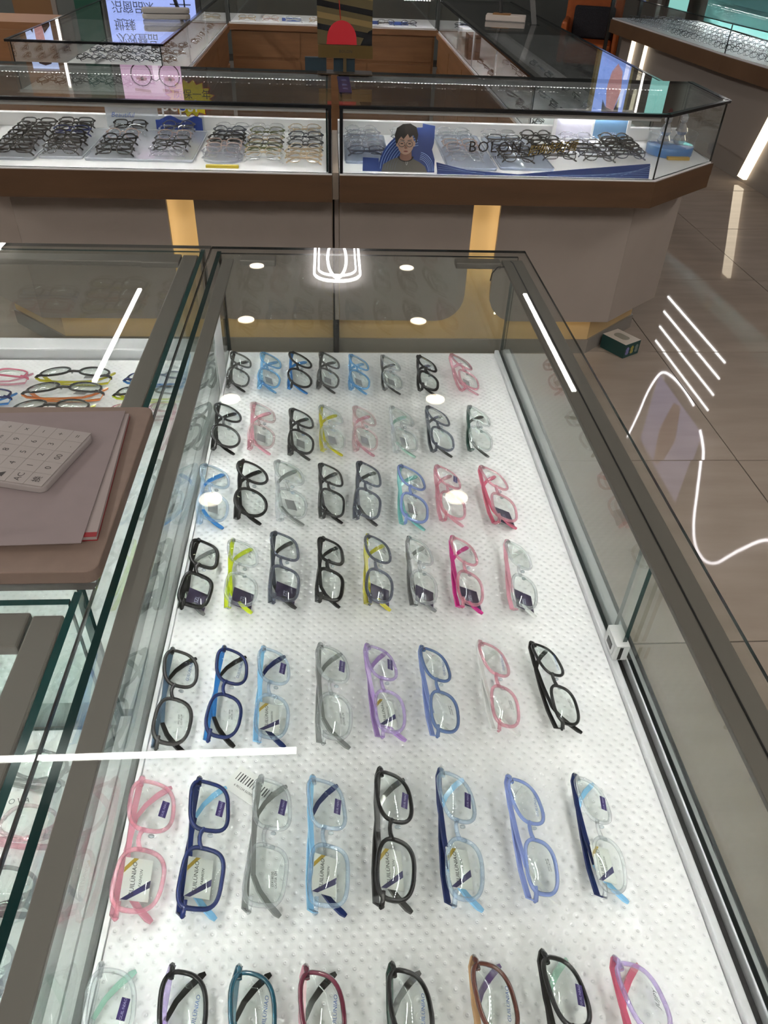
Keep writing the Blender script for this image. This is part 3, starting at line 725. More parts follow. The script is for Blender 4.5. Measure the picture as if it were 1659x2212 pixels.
# sporty pairs in the left case, seen from behind over the brow
SP = [(-.457, 1.215, .130, 0, 3, 'black', 'yellow', 'yellow', 'black sporty eyeglasses with yellow temples, back of the left case'),
      (-.460, 1.158, .135, 1, 3, 'smokeblk', 'orange', 'orange', 'grey sporty eyeglasses with orange temples in the left case'),
      (-.466, 1.100, .132, 2, 3, 'char', 'yellow', 'yellow', 'dark sporty eyeglasses with yellow temples peeking over the tan board'),
      (-.600, 1.213, .128, 0, 0, 'rose', 'pinks', 'pinks', 'pink sporty eyeglasses at the left frame edge'),
      (-.606, 1.143, .128, 0, 0, 'navy', 'blue', 'blue', 'navy sporty eyeglasses at the left frame edge'),
      (-.305, 1.205, .128, 0, 0, 'navy', 'blue', 'blue', 'navy sporty eyeglasses beside the right pane of the left case'),
      (-.312, 1.152, .128, 0, 0, 'black', 'lime', 'yellow', 'black sporty eyeglasses with lime temples beside the right pane'),
      (-.312, 1.095, .128, 0, 0, 'pink', 'palepink', 'pink', 'clear pink sporty eyeglasses half under the light channel')]
for x, y, L, yaw, sh, rim, tmp, tip, lab in SP:
    s = L / (2 * hx(sh)); eyeglasses(lab, lay(x, y, .742, yaw + 180, 12, 1, sh, 1, 0, s), sh, 1, rim, tmp, tip, 'F' if x > -.5 and x < -.4 else '', 0, None, s, 'sporty eyeglasses in the left case')
NP = [(-.345, .46, 200, 'black', 'black', 'black', 'black eyeglasses behind the channel of the lower left case'),
      (-.318, .432, 168, 'smoke', 'grey', 'dgrey', 'smoky eyeglasses with grey tips in the lower left case'),
      (-.312, .372, 172, 'palepink', 'pink', 'pinks', 'pink clear eyeglasses in the lower left case'),
      (-.314, .315, 170, 'smoke', 'dgrey', 'dgrey', 'grey eyeglasses with dark tips, third in the lower left case'),
      (-.314, .255, 172, 'slate', 'dslate', 'dslate', 'slate eyeglasses, nearest in the lower left case')]
for x, y, yaw, rim, tmp, tip, lab in NP[1:]:
    eyeglasses(lab, lay(x, y, .742, yaw, 20, 1, 1, 1, 0, 1.0), 1, 1, rim, tmp, tip, '', 0, None, 1.0, 'eyeglasses in the lower left case')
for k, y in enumerate((.452, .398)):
    t = thing('name_card', f'white name card beside the {ORD[k]} pair in the lower left case', 'card', (-.312, y, .7422), R(4))
    box('paper', [CARD], t, -.03, -.011, 0, .03, .011, .0005); lettering('NOVA', .008, INK, t, (.004, 0, .0007), (0, 0, 0), name='print', space=1.4)

# ------------------------------------------------------------------ things on the left counter
TANM = plain('tan board', (.18, .13, .105), .55, 0, .3, .05, 60)  # board colour darkened to hold the shade of a person standing over it
PAPER = plain('shade darkened paper', (.22, .18, .18), .7, 0, .2, .03, 40)  # whitish paper, the bystander's shade put into its colour
PAPER2 = plain('under paper', (.27, .225, .22), .7)  # pages darkened for the same shade
REDM = plain('red cover', (.22, .008, .014), .5)
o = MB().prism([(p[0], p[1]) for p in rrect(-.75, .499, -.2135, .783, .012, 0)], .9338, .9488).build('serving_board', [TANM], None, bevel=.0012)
tag(o, 'tan rounded board lying across the left counter glass', 'board')
t = thing('notebook', 'red backed white pad under the top sheet on the tan board', 'notebook', (-.229, .650, .9493), R(3.7))
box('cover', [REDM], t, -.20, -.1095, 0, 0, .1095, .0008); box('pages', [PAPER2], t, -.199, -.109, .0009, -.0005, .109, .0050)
box('binding', [REDM], t, -.20, -.1098, .0051, -.0002, -.1035, .0056)
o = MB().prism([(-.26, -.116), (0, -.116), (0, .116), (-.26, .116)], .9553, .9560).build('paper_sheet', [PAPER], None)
o.location = (-.237, .646, 0); o.rotation_euler = (0, 0, R(1.9)); tag(o, 'top printed sheet under the calculator', 'paper')
ps = o
lettering('\u4f9b\u8d27\u5546\u7b7e\u5b57', .011, plain('faint print', (.2, .16, .16), .7), ps, (-.07, -.097, .9562), (0, 0, 0), name='print', space=1.3)
ct = thing('calculator', 'flat white desk calculator with square keys on the papers', 'calculator', (-.2865, .603, .9562), R(75.5))
PLW = plain('shade darkened white plastic', (.28, .25, .245), .45)  # white body and keys, colours darkened to carry the shade
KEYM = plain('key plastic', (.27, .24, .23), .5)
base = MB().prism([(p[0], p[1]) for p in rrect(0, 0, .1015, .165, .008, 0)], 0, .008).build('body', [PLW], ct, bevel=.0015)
rowsK = [['\u6362', '0', '00', '.', '='], ['AC', '1', '2', '3', '+'], ['\u25b2', '4', '5', '6', '\u2212'], ['MR', '7', '8', '9', '\u00d7'], ['M+', 'M\u2212', 'GT', '%', '\u00f7']]
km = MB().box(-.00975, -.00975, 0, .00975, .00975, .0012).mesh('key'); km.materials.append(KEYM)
for r_, rw in enumerate(rowsK):
    for c_, s in enumerate(rw):
        kx, ky = .0107 + c_ * .0199, .0115 + r_ * .0199
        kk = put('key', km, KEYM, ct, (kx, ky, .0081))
        lettering(s, .0098, plain('key ink', (.025, .02, .02), .6), kk, (0, 0, .0014), (0, 0, 0), name='print')
box('screen', [plain('calculator screen', (.012, .014, .014), .15)], ct, .006, .118, .0081, .0955, .155, .0095)

# ------------------------------------------------------------------ island counter across the aisle
def pane_poly(parent, pts, z0, z1, th, name='glass_pane', g=None, edge=EDGEK):
    """vertical thin sheet from pts[0] to pts[1]"""
    (x0, y0), (x1, y1) = pts; L = math.hypot(x1 - x0, y1 - y0); nx, ny = -(y1 - y0) / L * th, (x1 - x0) / L * th
    mb = MB().prism([(x0, y0), (x1, y1), (x1 + nx, y1 + ny), (x0 + nx, y0 + ny)], z0, z1, 1)
    mb.m[2] = 0; mb.m[4] = 0
    return mb.build(name, [g or G_FAR, edge], parent)
def strip_poly(parent, pts, wd, z0, z1, mat, name):
    (x0, y0), (x1, y1) = pts; L = math.hypot(x1 - x0, y1 - y0); nx, ny = -(y1 - y0) / L * wd, (x1 - x0) / L * wd
    return MB().prism([(x0, y0), (x1, y1), (x1 + nx, y1 + ny), (x0 + nx, y0 + ny)], z0, z1).build(name, [mat], parent)
ZT = .745
BK = plain('black border', (.006, .007, .009), .2)
for sg, lab in ((1, 'right island showcase with chamfered glass corner and black edged top'), (-1, 'left island showcase of trays of eyeglasses with black edged top')):
    c = thing('glass_showcase', lab, 'display case', (0, 0, 0))
    xa = .028 if sg > 0 else .006
    X = lambda v: sg * v
    def poly(l):
        l = [(X(a), b) for a, b in l]
        return l if sg > 0 else l[::-1]
    ia = .028 if sg > 0 else -.004
    top = [(ia, 2.574), (1.082, 2.574), (1.396, 2.842), (1.396, 3.20), (ia, 3.20)]
    MB().prism(poly(top), .935, .943, 0, 1).build('top_glass', [G_FAR, BK], c)
    def seg(a, b, wd, z0, z1, mat, name):
        p = [(X(a[0]), a[1]), (X(b[0]), b[1])]
        return strip_poly(c, p if sg > 0 else p[::-1], wd, z0, z1, mat, name)
    seg((ia, 2.573), (1.082, 2.573), .016, .9432, .9442, BK, 'edge_strip')
    seg((1.082, 2.573), (1.397, 2.842), .018, .9432, .9442, BK, 'edge_strip')
    seg((1.397, 2.842), (1.397, 3.20), .020, .9432, .9442, BK, 'edge_strip')
    ch = seg((ia + .01, 2.592), (1.06, 2.592), .030, .920, .9348, ALU, 'light_channel')
    a, b = (X(ia + .02), 2.606), (X(1.05), 2.606)
    led_strip(ch, *a, *b, .9185, .0125, .0052)
    ch = seg((ia + .01, 3.145), (1.28, 3.145), .028, .920, .9348, ALU, 'light_channel')
    led_strip(ch, X(ia + .02), 3.158, X(1.27), 3.158, .9185, .0125, .0045)
    for p, q in (((ia + .006, 2.580), (1.079, 2.580)), ((1.080, 2.580), (1.388, 2.846)), ((1.388, 2.848), (1.388, 3.185))):
        p_ = [(X(p[0]), p[1]), (X(q[0]), q[1])]
        pane_poly(c, p_ if sg > 0 else p_[::-1], ZT + .001, .9348, .006)
    pane_poly(c, [(X(ia + .012), 2.592), (X(ia + .012), 3.18)], ZT + .001, .9348, .006, edge=EDGE)
    pane_poly(c, [(X(ia + .02), 3.183), (X(1.375), 3.183)], ZT + .001, .9348, .005)
    box('post', [BK], c, *sorted((X(ia + .001), X(ia + .011)))[:1], 2.5765, ZT + .001, sorted((X(ia + .001), X(ia + .011)))[1], 2.590, .9348)
    MB().prism(poly([(ia, 2.572), (1.080, 2.572), (1.384, 2.836), (1.384, 3.19), (ia, 3.19)]), .70, ZT).build('display_board', [WHITE], c)
    seg((ia, 3.13), (1.37, 3.13), .03, ZT + .0005, ZT + .045, WHITE, 'back_ledge')
    MB().prism(poly([(ia, 2.566), (1.083, 2.566), (1.394, 2.836), (1.394, 3.20), (ia, 3.20)]), .658, .6999).build('wood_band', [WOOD], c)
    seg((ia, 2.5655), (1.084, 2.5655), .0055, .6999, ZT - .003, WOOD, 'wood_lip')
    seg((1.084, 2.5655), (1.395, 2.836), .0055, .6999, ZT - .003, WOOD, 'wood_lip')
    # base: gold backing, plinth, taupe front panels with rounded feet
    MB().prism(poly([(ia, 2.80), (1.055, 2.80), (1.325, 3.05), (1.325, 3.195), (ia, 3.195)]), .06, .6575).build('gold_backing', [GOLD], c)
    MB().prism(poly([(ia, 2.792), (1.058, 2.792), (1.333, 3.046), (1.333, 3.195), (ia, 3.195)]), 0, .0598).build('plinth', [PLINTH], c)
    g0, g1 = (.507, .606) if sg > 0 else (.476, .571)
    def rp(x0, x1, rl, rr):
        pts = [(x0, .6575)]; r = .105
        if rl: pts += [(x0 + r - r * math.cos(R(a)), .175 + r - r * math.sin(R(a))) for a in range(0, 91, 15)]
        else: pts += [(x0, .175)]
        if rr: pts += [(x1 - r + r * math.sin(R(a)), .175 + r - r * math.cos(R(a))) for a in range(0, 91, 15)]
        else: pts += [(x1, .175)]
        pts.append((x1, .6575))
        return pts
    for x0, x1, rl, rr in ((ia + .001, g0, 0, 1), (g1, 1.092, 1, 0)):
        pts = [(X(a), b) for a, b in rp(x0, x1, rl, rr)]
        pn = MB().prism(pts, 2.715, 2.733, 0, None, 'y').build('front_panel', [PANEL], c)
        MB().box(*sorted((X(x0 + .03), X(x1 - .03)))[:1], 2.7335, .196, sorted((X(x0 + .03), X(x1 - .03)))[1], 2.739, .204).build('cove_led', [COVE], pn)
        xs = x1 - .02 if rr else x0 + .012
        MB().box(min(X(xs), X(xs + .008)), 2.7335, .30, max(X(xs), X(xs + .008)), 2.739, .65).build('cove_led', [COVE], pn)
    p_ = [(X(1.094), 2.718), (X(1.372), 2.968)]
    pn = strip_poly(c, p_ if sg > 0 else p_[::-1], .018, .175, .6575, PANEL, 'front_panel')
    p_ = [(X(1.10), 2.741), (X(1.36), 2.975)]
    strip_poly(pn, p_ if sg > 0 else p_[::-1], .004, .196, .204, COVE, 'cove_led')
    box('front_panel', [PANEL], c, *sorted((X(1.372), X(1.354)))[:1], 2.969, .175, sorted((X(1.372), X(1.354)))[1], 3.195, .6575)

# small wood wedge between the two island units
def far_pair(x, y, z, yaw, tilt, sh, th, rim, tmp, lab, grp, lod=1, s=1.0, lens=None, name='eyeglasses', cat='eyeglasses', face=1):
    return eyeglasses(lab, lay(x, y, z, yaw, tilt, face, sh, th, lod, s), sh, th, rim, tmp, tmp, '', lod, lens or LENSW, s, grp, cat, name)
TRAYM = glass('clear acrylic tray', (.9, .92, .95), .05, 1, (1, 1, 1), (.72, .75, .82), .45)
TRAYB = glass('bluish acrylic tray', (.86, .9, .97), .05, 1, (1, 1, 1), (.55, .63, .80), .5)
def tray(x0, x1, y0, y1, lab, mat, rnd=.012):
    t = thing('display_tray', lab, 'tray', ((x0 + x1) / 2, (y0 + y1) / 2, ZT + .0005))
    a, b = (x1 - x0) / 2, (y1 - y0) / 2
    MB().prism([(p[0], p[1]) for p in rrect(-a, -b, a, b, rnd, 0)], 0, .006).build('tray_plate', [mat], t)
    MB().tube(rrect(-a, -b, a, b, rnd, .007), .0025, 5, True).build('tray_rim', [mat], t, True)
tray(-1.14, -.965, 2.655, 3.10, 'clear display tray of black eyeglasses at the far left', TRAYM)
tray(-.955, -.815, 2.68, 3.08, 'narrow clear tray beside the wide one', TRAYM)
tray(-.805, -.455, 2.668, 3.08, 'wide clear acrylic tray holding two columns of eyeglasses', TRAYM)
tray(-.425, -.297, 2.664, 3.07, 'round ended clear tray of smoky eyeglasses', TRAYM, .05)
tray(.392, .56, 2.645, 3.11, 'blue rimmed tray of clear pink eyeglasses', TRAYB)
tray(.575, .76, 2.66, 3.10, 'pale blue tray behind the lettering', TRAYB)
tray(.05, .20, 2.70, 3.08, 'blue tray behind the cardboard man', TRAYB)
cols = [  # x front, x back, y front, y back, n, colours, width words
 (-1.03, -1.06, 2.68, 3.06, 7, ('black', 'black', 'char', 'black', 'black', 'char', 'black'), 'outermost left column'),
 (-.882, -.925, 2.70, 3.08, 7, ('smoke', 'black', 'black', 'black', 'navy', 'black', 'black'), 'second column from the left'),
 (-.712, -.735, 2.70, 3.06, 6, ('char', 'smoke', 'black', 'blush', 'clear', 'black'), 'left column of the wide tray'),
 (-.540, -.560, 2.70, 3.06, 6, ('plast', 'char', 'smoke', 'blush', 'clear', 'slate'), 'right column of the wide tray'),
 (-.360, -.362, 2.69, 3.06, 7, ('plast', 'blush', 'blush', 'char', 'smoke', 'dslate', 'silver'), 'round ended tray'),
 (-.224, -.230, 2.655, 3.06, 8, ('silver', 'gold', 'olive', 'smoke', 'gold', 'silver', 'olive', 'silver'), 'metal frame column'),
 (-.088, -.092, 2.65, 3.06, 8, ('gold', 'gold', 'gold', 'smoke', 'silver', 'dslate', 'silver', 'gold'), 'column beside the island gap'),
 (.120, .115, 2.76, 3.06, 6, ('slate', 'plast', 'plast', 'clear', 'plast', 'clear'), 'column beside the dark post'),
 (.280, .285, 2.76, 3.05, 4, ('smoke', 'plast', 'clear', 'clear'), 'column behind the cardboard man'),
 (.470, .465, 2.72, 3.07, 7, ('clear', 'plast', 'blush', 'blush', 'clear', 'clear', 'clear'), 'pink clear column on the blue tray'),
 (.645, .635, 2.72, 3.06, 5, ('smoke', 'char', 'slate', 'smoke', 'silver'), 'column under the big lettering'),
 (.800, .780, 2.76, 3.05, 5, ('smoke', 'black', 'char', 'black', 'black'), 'column under the script lettering'),
 (.945, .930, 2.76, 3.04, 6, ('smoke', 'slate', 'char', 'smoke', 'plast', 'plast'), 'column before the lit frame'),
 (1.060, 1.075, 2.80, 3.04, 6, ('slate', 'char', 'black', 'char', 'black', 'black'), 'column beside the blue round stand')]
for xf, xb, yf, yb, n, colrs, w_ in cols:
    for k in range(n):
        f = k / (n - 1); sh = random.choice((0, 1, 2, 3, 4)); rim = colrs[k]
        th = 2 if rim in ('black', 'char') else (0 if rim in ('gold', 'silver', 'olive') else 1)
        far_pair(xf + (xb - xf) * f + random.uniform(-.004, .004), yf + (yb - yf) * f, ZT + .008, random.uniform(-3, 3), 38 + random.uniform(-0, 0), sh, th, rim, rim if rim not in ('blush',) else 'plast',
                 f'{ {"char": "charcoal", "plast": "colourless", "dslate": "dark slate", "blush": "blush pink"}.get(rim, rim)} eyeglasses, {ORD[k]} from the front, {w_}', 'eyeglasses on the island showcases')

# things in and on the island showcases
DBLUE = plain('royal blue card', (.018, .055, .24), .45)
LBLUE = plain('pale blue line', (.18, .30, .62), .5)
t = thing('cardboard_standee', 'cardboard cutout of a dark haired man in glasses and grey shirt', 'standee', (.245, 2.612, ZT + .0005))
PX = lambda l: MB().prism(l, -.0008, .0008, 0, None, 'y')
def flat(name, mat, pts, y, parent, th=.0006):
    return MB().prism(pts, y, y + th, 0, None, 'y').build(name, [mat], parent)
arc = lambda cx, cz, rx, rz, a0, a1, n=14: [(cx + rx * math.cos(R(a0 + (a1 - a0) * k / n)), cz + rz * math.sin(R(a0 + (a1 - a0) * k / n))) for k in range(n + 1)]
bk = flat('backing', DBLUE, [(-.09, 0)] + arc(.055, .0, .145, .135, 180, 92) + [(.05, .146), (.09, .14), (.09, .09), (.085, .07), (.096, .04), (.098, 0)], .002, t, .002)
for k in range(7):
    r_ = .138 - k * .008
    MB().tube([(p[0], .0014, p[1]) for p in arc(.055, .0, r_, r_ * .93, 176, 100)], .0009, 4).build('line', [LBLUE], bk)
for k in range(5):
    MB().tube([(p[0], .0014, p[1]) for p in arc(.04, .0, .056 - k * .0045, .062 - k * .005, 5, 80)], .0009, 4).build('line', [LBLUE], bk)
SHIRT = plain('printed grey shirt', (.12, .115, .105), .7); SKIN = plain('printed skin', (.50, .31, .24), .6); HAIR = plain('printed hair', (.010, .009, .010), .5); SKIND = plain('printed skin tone', (.27, .135, .10), .6)
flat('shirt', SHIRT, [(-.078, .0), (-.074, .022), (-.05, .036), (-.03, .044), (-.012, .040), (.010, .036), (.022, .042), (.045, .032), (.066, .018), (.074, 0)], .0006, t)
flat('collar', HAIR, arc(.0, .048, .026, .016, 180, 360), .0000, t)
flat('neck', SKIND, [(-.019, .048)] + arc(.0, .046, .020, .011, 180, 360) + [(.017, .07), (-.017, .07)], -.0006, t)
flat('face', SKIN, arc(-.002, .088, .0265, .034, 0, 360, 24)[:-1], -.0012, t)
flat('ear', SKIN, arc(-.0285, .086, .005, .009, 0, 360, 10)[:-1], -.0010, t)
flat('ear', SKIN, arc(.0245, .087, .005, .009, 0, 360, 10)[:-1], -.0010, t)
flat('hair', HAIR, [(-.034, .088), (-.039, .110), (-.033, .132), (-.014, .144), (.010, .146), (.030, .136), (.037, .114), (.032, .088), (.027, .104), (.020, .113), (.010, .104), (.003, .116), (-.010, .100), (-.018, .108), (-.026, .098), (-.030, .086)], -.0019, t)
for s in (-1, 1):
    MB().tube([(p[0], -.0022, p[1]) for p in arc(-.002 + s * .0125, .086, .0105, .0085, 0, 360, 14)[:-1]], .0009, 4, True).build('glasses_rim', [HAIR], t)
    flat('eye', HAIR, arc(-.002 + s * .0125, .087, .005, .0016, 0, 360, 10)[:-1], -.0019, t)
    flat('eyebrow', HAIR, [(-.002 + s * .005, .0955), (-.002 + s * .019, .0975), (-.002 + s * .019, .099), (-.002 + s * .005, .0975)][::s], -.0019, t)
flat('nose', SKIND, [(-.004, .086), (-.0065, .073), (-.001, .0705), (.005, .074)], -.0018, t)
flat('mouth', plain('printed lips', (.24, .07, .06), .6), arc(-.001, .064, .0075, .0022, 0, 360, 10)[:-1], -.0018, t)
MB().tube([(p[0], -.0003, p[1]) for p in arc(.004, .038, .003, .016, 200, 340, 6)], .0005, 4).build('necklace', [ALU], t)
flat('foot', DBLUE, [(-.14, 0), (-.14, .042), (-.088, .040), (-.085, 0)], .0035, t, .002)
t = thing('paper_banner', 'long blue banner strip with fine lines along the front pane', 'banner', (0, 2.598, ZT + .0005))
flat('banner_card', DBLUE, [(.35, -.0002), (.35, .008), (.345, .036), (.45, .014), (.62, .004), (.80, .022), (1.062, .046), (1.068, -.0002)], 0, t, .0015)
for k in range(6):
    MB().tube([(.72 + .05 * k, -.0004, .004 + .0005 * k), (1.066, -.0004, .005 + .0068 * k)], .0006, 4).build('line', [LBLUE], t)
for k in range(3):
    MB().tube([(.352, -.0004, .028 - .007 * k), (.45 + .03 * k, -.0004, .010 - .003 * k)], .0005, 4).build('line', [LBLUE], t)
INKG = plain('lettering black', (.02, .018, .018), .4)
t = thing('glass_lettering', 'black BOLON EYEWEAR lettering stuck on the front pane', 'lettering', (.530, 2.5785, .834))
lettering('BOLON', .047, INKG, t, (0, 0, 0), (R(90), 0, 0), name='word', space=1.12); lettering('EYEWEAR', .011, INKG, t, (.015, 0, -.029), (R(90), 0, 0), name='word', space=1.2)
t = thing('glass_lettering', 'black and gold brush script lettering on the front pane', 'lettering', (.716, 2.5785, .836))
lettering('\u966a\u4f60\u597d\u597d\u770b', .034, INKG, t, (0, 0, 0), (R(90), R(-7), 0), name='word', shear=.35, space=.86)
lettering('\u966a\u4f60\u597d\u597d\u770b', .034, GOLDI, t, (.0018, .0014, -.0016), (R(90), R(-7), 0), name='word_shadow', shear=.35, space=.86)
MB().tube([(-.07, 0, -.026), (-.03, 0, -.018), (.02, 0, -.016), (.06, 0, -.008)], .0014, 4).build('underline', [INKG], t)
# lit frame, acrylic stand with crystal figures
t = thing('lit_frame', 'white lit display frame with blue back at the corner', 'frame', (1.0, 3.07, ZT + .0005))
box('base_tray', [WHITE], t, -.15, -.06, 0, .15, .02, .006)
fr = MB().box(-.15, .02, 0, .15, .032, .012).box(-.15, .02, .098, .15, .032, .112).box(-.15, .02, .0121, -.138, .032, .0979).box(.138, .02, .0121, .15, .032, .0979).box(.0, .02, .0121, .008, .032, .0979).build('frame_bars', [WHITE], t)
box('back_card', [plain('grey blue card', (.10, .20, .34), .5)], t, .0081, .024, .0122, .1379, .028, .0978)
box('back_card', [plain('pale lilac card', (.55, .55, .66), .5)], t, -.1379, .024, .0122, -.0001, .028, .0978)
led_strip(fr, -.13, .016, .13, .016, .096, .012, .006)
lettering('BOLON', .014, INKW, t, (.075, .0235, .03), (R(90), 0, 0), name='word')
t = thing('round_stand', 'round blue acrylic stand in the chamfered corner', 'stand', (1.262, 2.945, ZT + .0005))
BLUA = glass('blue acrylic', (.35, .6, .95), .06, 1, (1, 1, 1), (.10, .30, .66), .6)
CLRA = glass('clear acrylic', (.95, .97, .98), .06)
MB().lathe([(.083, .0), (.085, .003), (.085, .030), (.083, .032)], (0, 0, 0), 32).build('disc', [BLUA], t, True)
wl = MB(); pr = [(.084, .0325), (.088, .075)]
for q in range(32):
    a, b = 2 * pi * q / 32, 2 * pi * (q + 1) / 32
    wl.quad([(r * math.cos(an), r * math.sin(an), z) for (r, z), an in ((pr[0], a), (pr[0], b), (pr[1], b), (pr[1], a))])
wl.build('clear_wall', [CLRA], t, True)
MB().tube([(.088 * math.cos(2 * pi * q / 28), .088 * math.sin(2 * pi * q / 28), .075) for q in range(28)], .0012, 4, True).build('wall_rim', [CLRA], t, True)
CRY = glass('crystal', (.9, .92, .95), .2, 1.5, (1, 1, 1), (.7, .72, .78), .25)
for k, (x, y, cname, cc) in enumerate(((-.03, .0, 'red', (.5, .03, .05)), (.035, .012, 'violet', (.22, .06, .55)))):
    t = thing('crystal_figure', f'cut crystal figure with {cname} stone on the blue round stand', 'figurine', (1.262 + x, 2.945 + y, ZT + .0332))
    MB().lathe([(.018, 0), (.024, .012), (.016, .03), (.023, .042), (.015, .06), (.010, .068)], (0, 0, 0), 7).build('body', [CRY], t)
    MB().lathe([(.006, .0682), (.015, .078), (.013, .092), (.005, .100)], (0, 0, 0), 7).build('head', [CRY], t)
    MB().lathe([(.002, .1002), (.010, .106), (.006, .114), (.001, .118)], (0, 0, 0), 6).build('stone', [glass('stone ' + cname, cc, .15, 1, (1, 1, 1), cc, .5)], t)
o = box('wood_block', [plain('yellow wood', (.50, .33, .08), .5)], None, 1.225, 2.845, ZT + .0005, 1.305, 2.862, ZT + .010); tag(o, 'yellow wooden price rail before the blue round stand', 'price rail')
o = box('label_strip', [plain('yellow label', (.55, .42, .03), .5)], None, -.405, 2.612, ZT + .0005, -.30, 2.628, ZT + .008); tag(o, 'yellow price strip lying below the round ended tray', 'label')
t = thing('clear_sign', 'clear acrylic sign with blue script behind the trays', 'sign', (-.735, 3.105, ZT + .0005))
box('plate', [glass('sign acrylic', (.93, .95, .97), .06, 1, (1, 1, 1), (.75, .78, .85), .35)], t, -.09, 0, 0, .10, .003, .085); box('foot', [WHITE], t, -.09, -.012, 0, .10, -.0005, .004)
lettering('Beautiful', .024, DBLUE, t, (-.03, -.0008, .05), (R(90), 0, 0), name='word', shear=.35)
t = thing('wave_sign', 'blue wave topped brand sign at the back of the island case', 'sign', (-.56, 3.095, ZT + .0005))
flat('card', plain('wave blue', (.012, .05, .30), .4), [(-.085, 0)] + [(.085 - .17 * k / 12, .046 + .008 * math.sin(k * .95)) for k in range(12, -1, -1)] + [(.085, 0)], 0, t, .003)
box('foot', [plain('wave blue', (0, 0, 0))], t, -.10, -.03, 0, .10, -.001, .004)
t = thing('letter_sign', 'white rounded pepsi letters with red and blue globe', 'sign', (-.555, 3.112, ZT + .0005))
box('stand', [CLRA], t, -.085, 0, 0, .085, .004, .062)
lettering('pepsi', .062, plain('sign white', (.8, .8, .8), .4), t, (0, -.004, .085), (R(90), 0, 0), .003, name='letters', space=1.05)
flat('globe', plain('globe red', (.6, .02, .03), .4), arc(.012, .082, .012, .012, 0, 180, 10), -.010, t, .002)
flat('globe', plain('globe blue', (.01, .05, .4), .4), arc(.012, .082, .012, .012, 180, 360, 10), -.010, t, .002)
t = thing('star_burst_sign', 'yellow burst card with handwritten warranty characters taped inside the glass', 'sign', (-.515, 3.135, .850))
st = []
for k in range(32):
    an = 2 * pi * k / 32; r_ = 1.0 if k % 2 else .78
    st.append((.088 * r_ * math.cos(an), .062 * r_ * math.sin(an)))
flat('red_border', plain('burst red', (.45, .02, .01), .5), [(a * 1.05, b * 1.06) for a, b in st], .0008, t)
flat('burst', plain('burst yellow', (.85, .70, .01), .5), st, 0, t)
lettering('\u8d28\u4fdd\u4e00\u5e74', .034, INK, t, (.008, -.0006, .012), (R(90), 0, 0), name='word')
# brand display on the island top, a mirror with its reflection painted on
t = thing('counter_display', 'upright BOLON counter display mirror with painted reflection of a red cap', 'display', (.055, 3.15, .9446))
box('foot', [plain('brown foot', (.045, .03, .016), .3)], t, -.10, -.045, 0, .10, .04, .004)
box('stem', [plain('display bronze', (.09, .06, .022), .4)], t, -.006, -.004, .0041, .006, .004, .048)
GB = plain('dark gold plate', (.12, .075, .02), .35, .3)
box('plate', [GB], t, -.096, -.006, .048, .101, .004, .088)
lettering('BOLON', .013, INKG, t, (.003, -.0066, .069), (R(90), 0, 0), name='word', space=1.1)
box('mirror_board', [plain('olive reflection', (.10, .075, .028), .4)], t, -.098, .0, .0885, .098, .006, .36)
for k, (z, mt) in enumerate(((.285, 'b'), (.205, 'b'), (.135, 'b'), (.25, 'g'), (.17, 'g'))):
    flat('reflection_band', BK if mt == 'b' else plain('gold band', (.22, .15, .05), .5), [(-.098, z), (.098, z - .028), (.098, z - .010), (-.098, z + .018)], -.0008, t)
flat('reflection_cap', plain('cap red', (.55, .008, .02), .5), [(-.066, .0895)] + arc(-.011, .105, .053, .058, 180, 0, 16) + [(.043, .0895)], -.0016, t)
flat('reflection_shape', BK, [(.056, .0895), (.07, .115), (.085, .132), (.098, .138), (.098, .0895)], -.0017, t)
MB().tube([(-.015, -.0012, .165), (-.022, -.0012, .24), (-.032, -.0012, .30)], .0016, 4).build('reflection_line', [plain('burst red', (0, 0, 0))], t)
for s in (-1, 1): box('leaflet_box', [plain('petrol card', (.015, .035, .05), .3)], t, -.055 + s * .052 - .038, .0065, .0041, -.055 + s * .052 + .04, .03, .046)
t = thing('folder', 'navy folded leaflet with pale squares on the island glass', 'leaflet', (.052, 2.93, .9446), R(1))
box('cover', [plain('navy cover', (.02, .022, .085), .4)], t, -.024, -.15, 0, .018, .14, .0015)
for y in (-.09, -.02, .07): box('square', [plain('cover print', (.09, .1, .22), .5)], t, -.010, y - .014, .0016, .006, y + .014, .0019)

# filler between the two island units, its black part added to block light
t = thing('filler_strip', 'filler strip with added black light blocker in the gap between the island units', 'filler strip')
box('light_blocker', [BK], t, .006, 2.755, .001, .026, 3.2, .655); box('filler_panel', [PANEL], t, .012, 2.716, .176, .0272, 2.7545, .656); box('upper_filler', [plain('beige filler', (.30, .24, .19), .5)], t, .006, 2.60, .6575, .026, 3.2, .742)

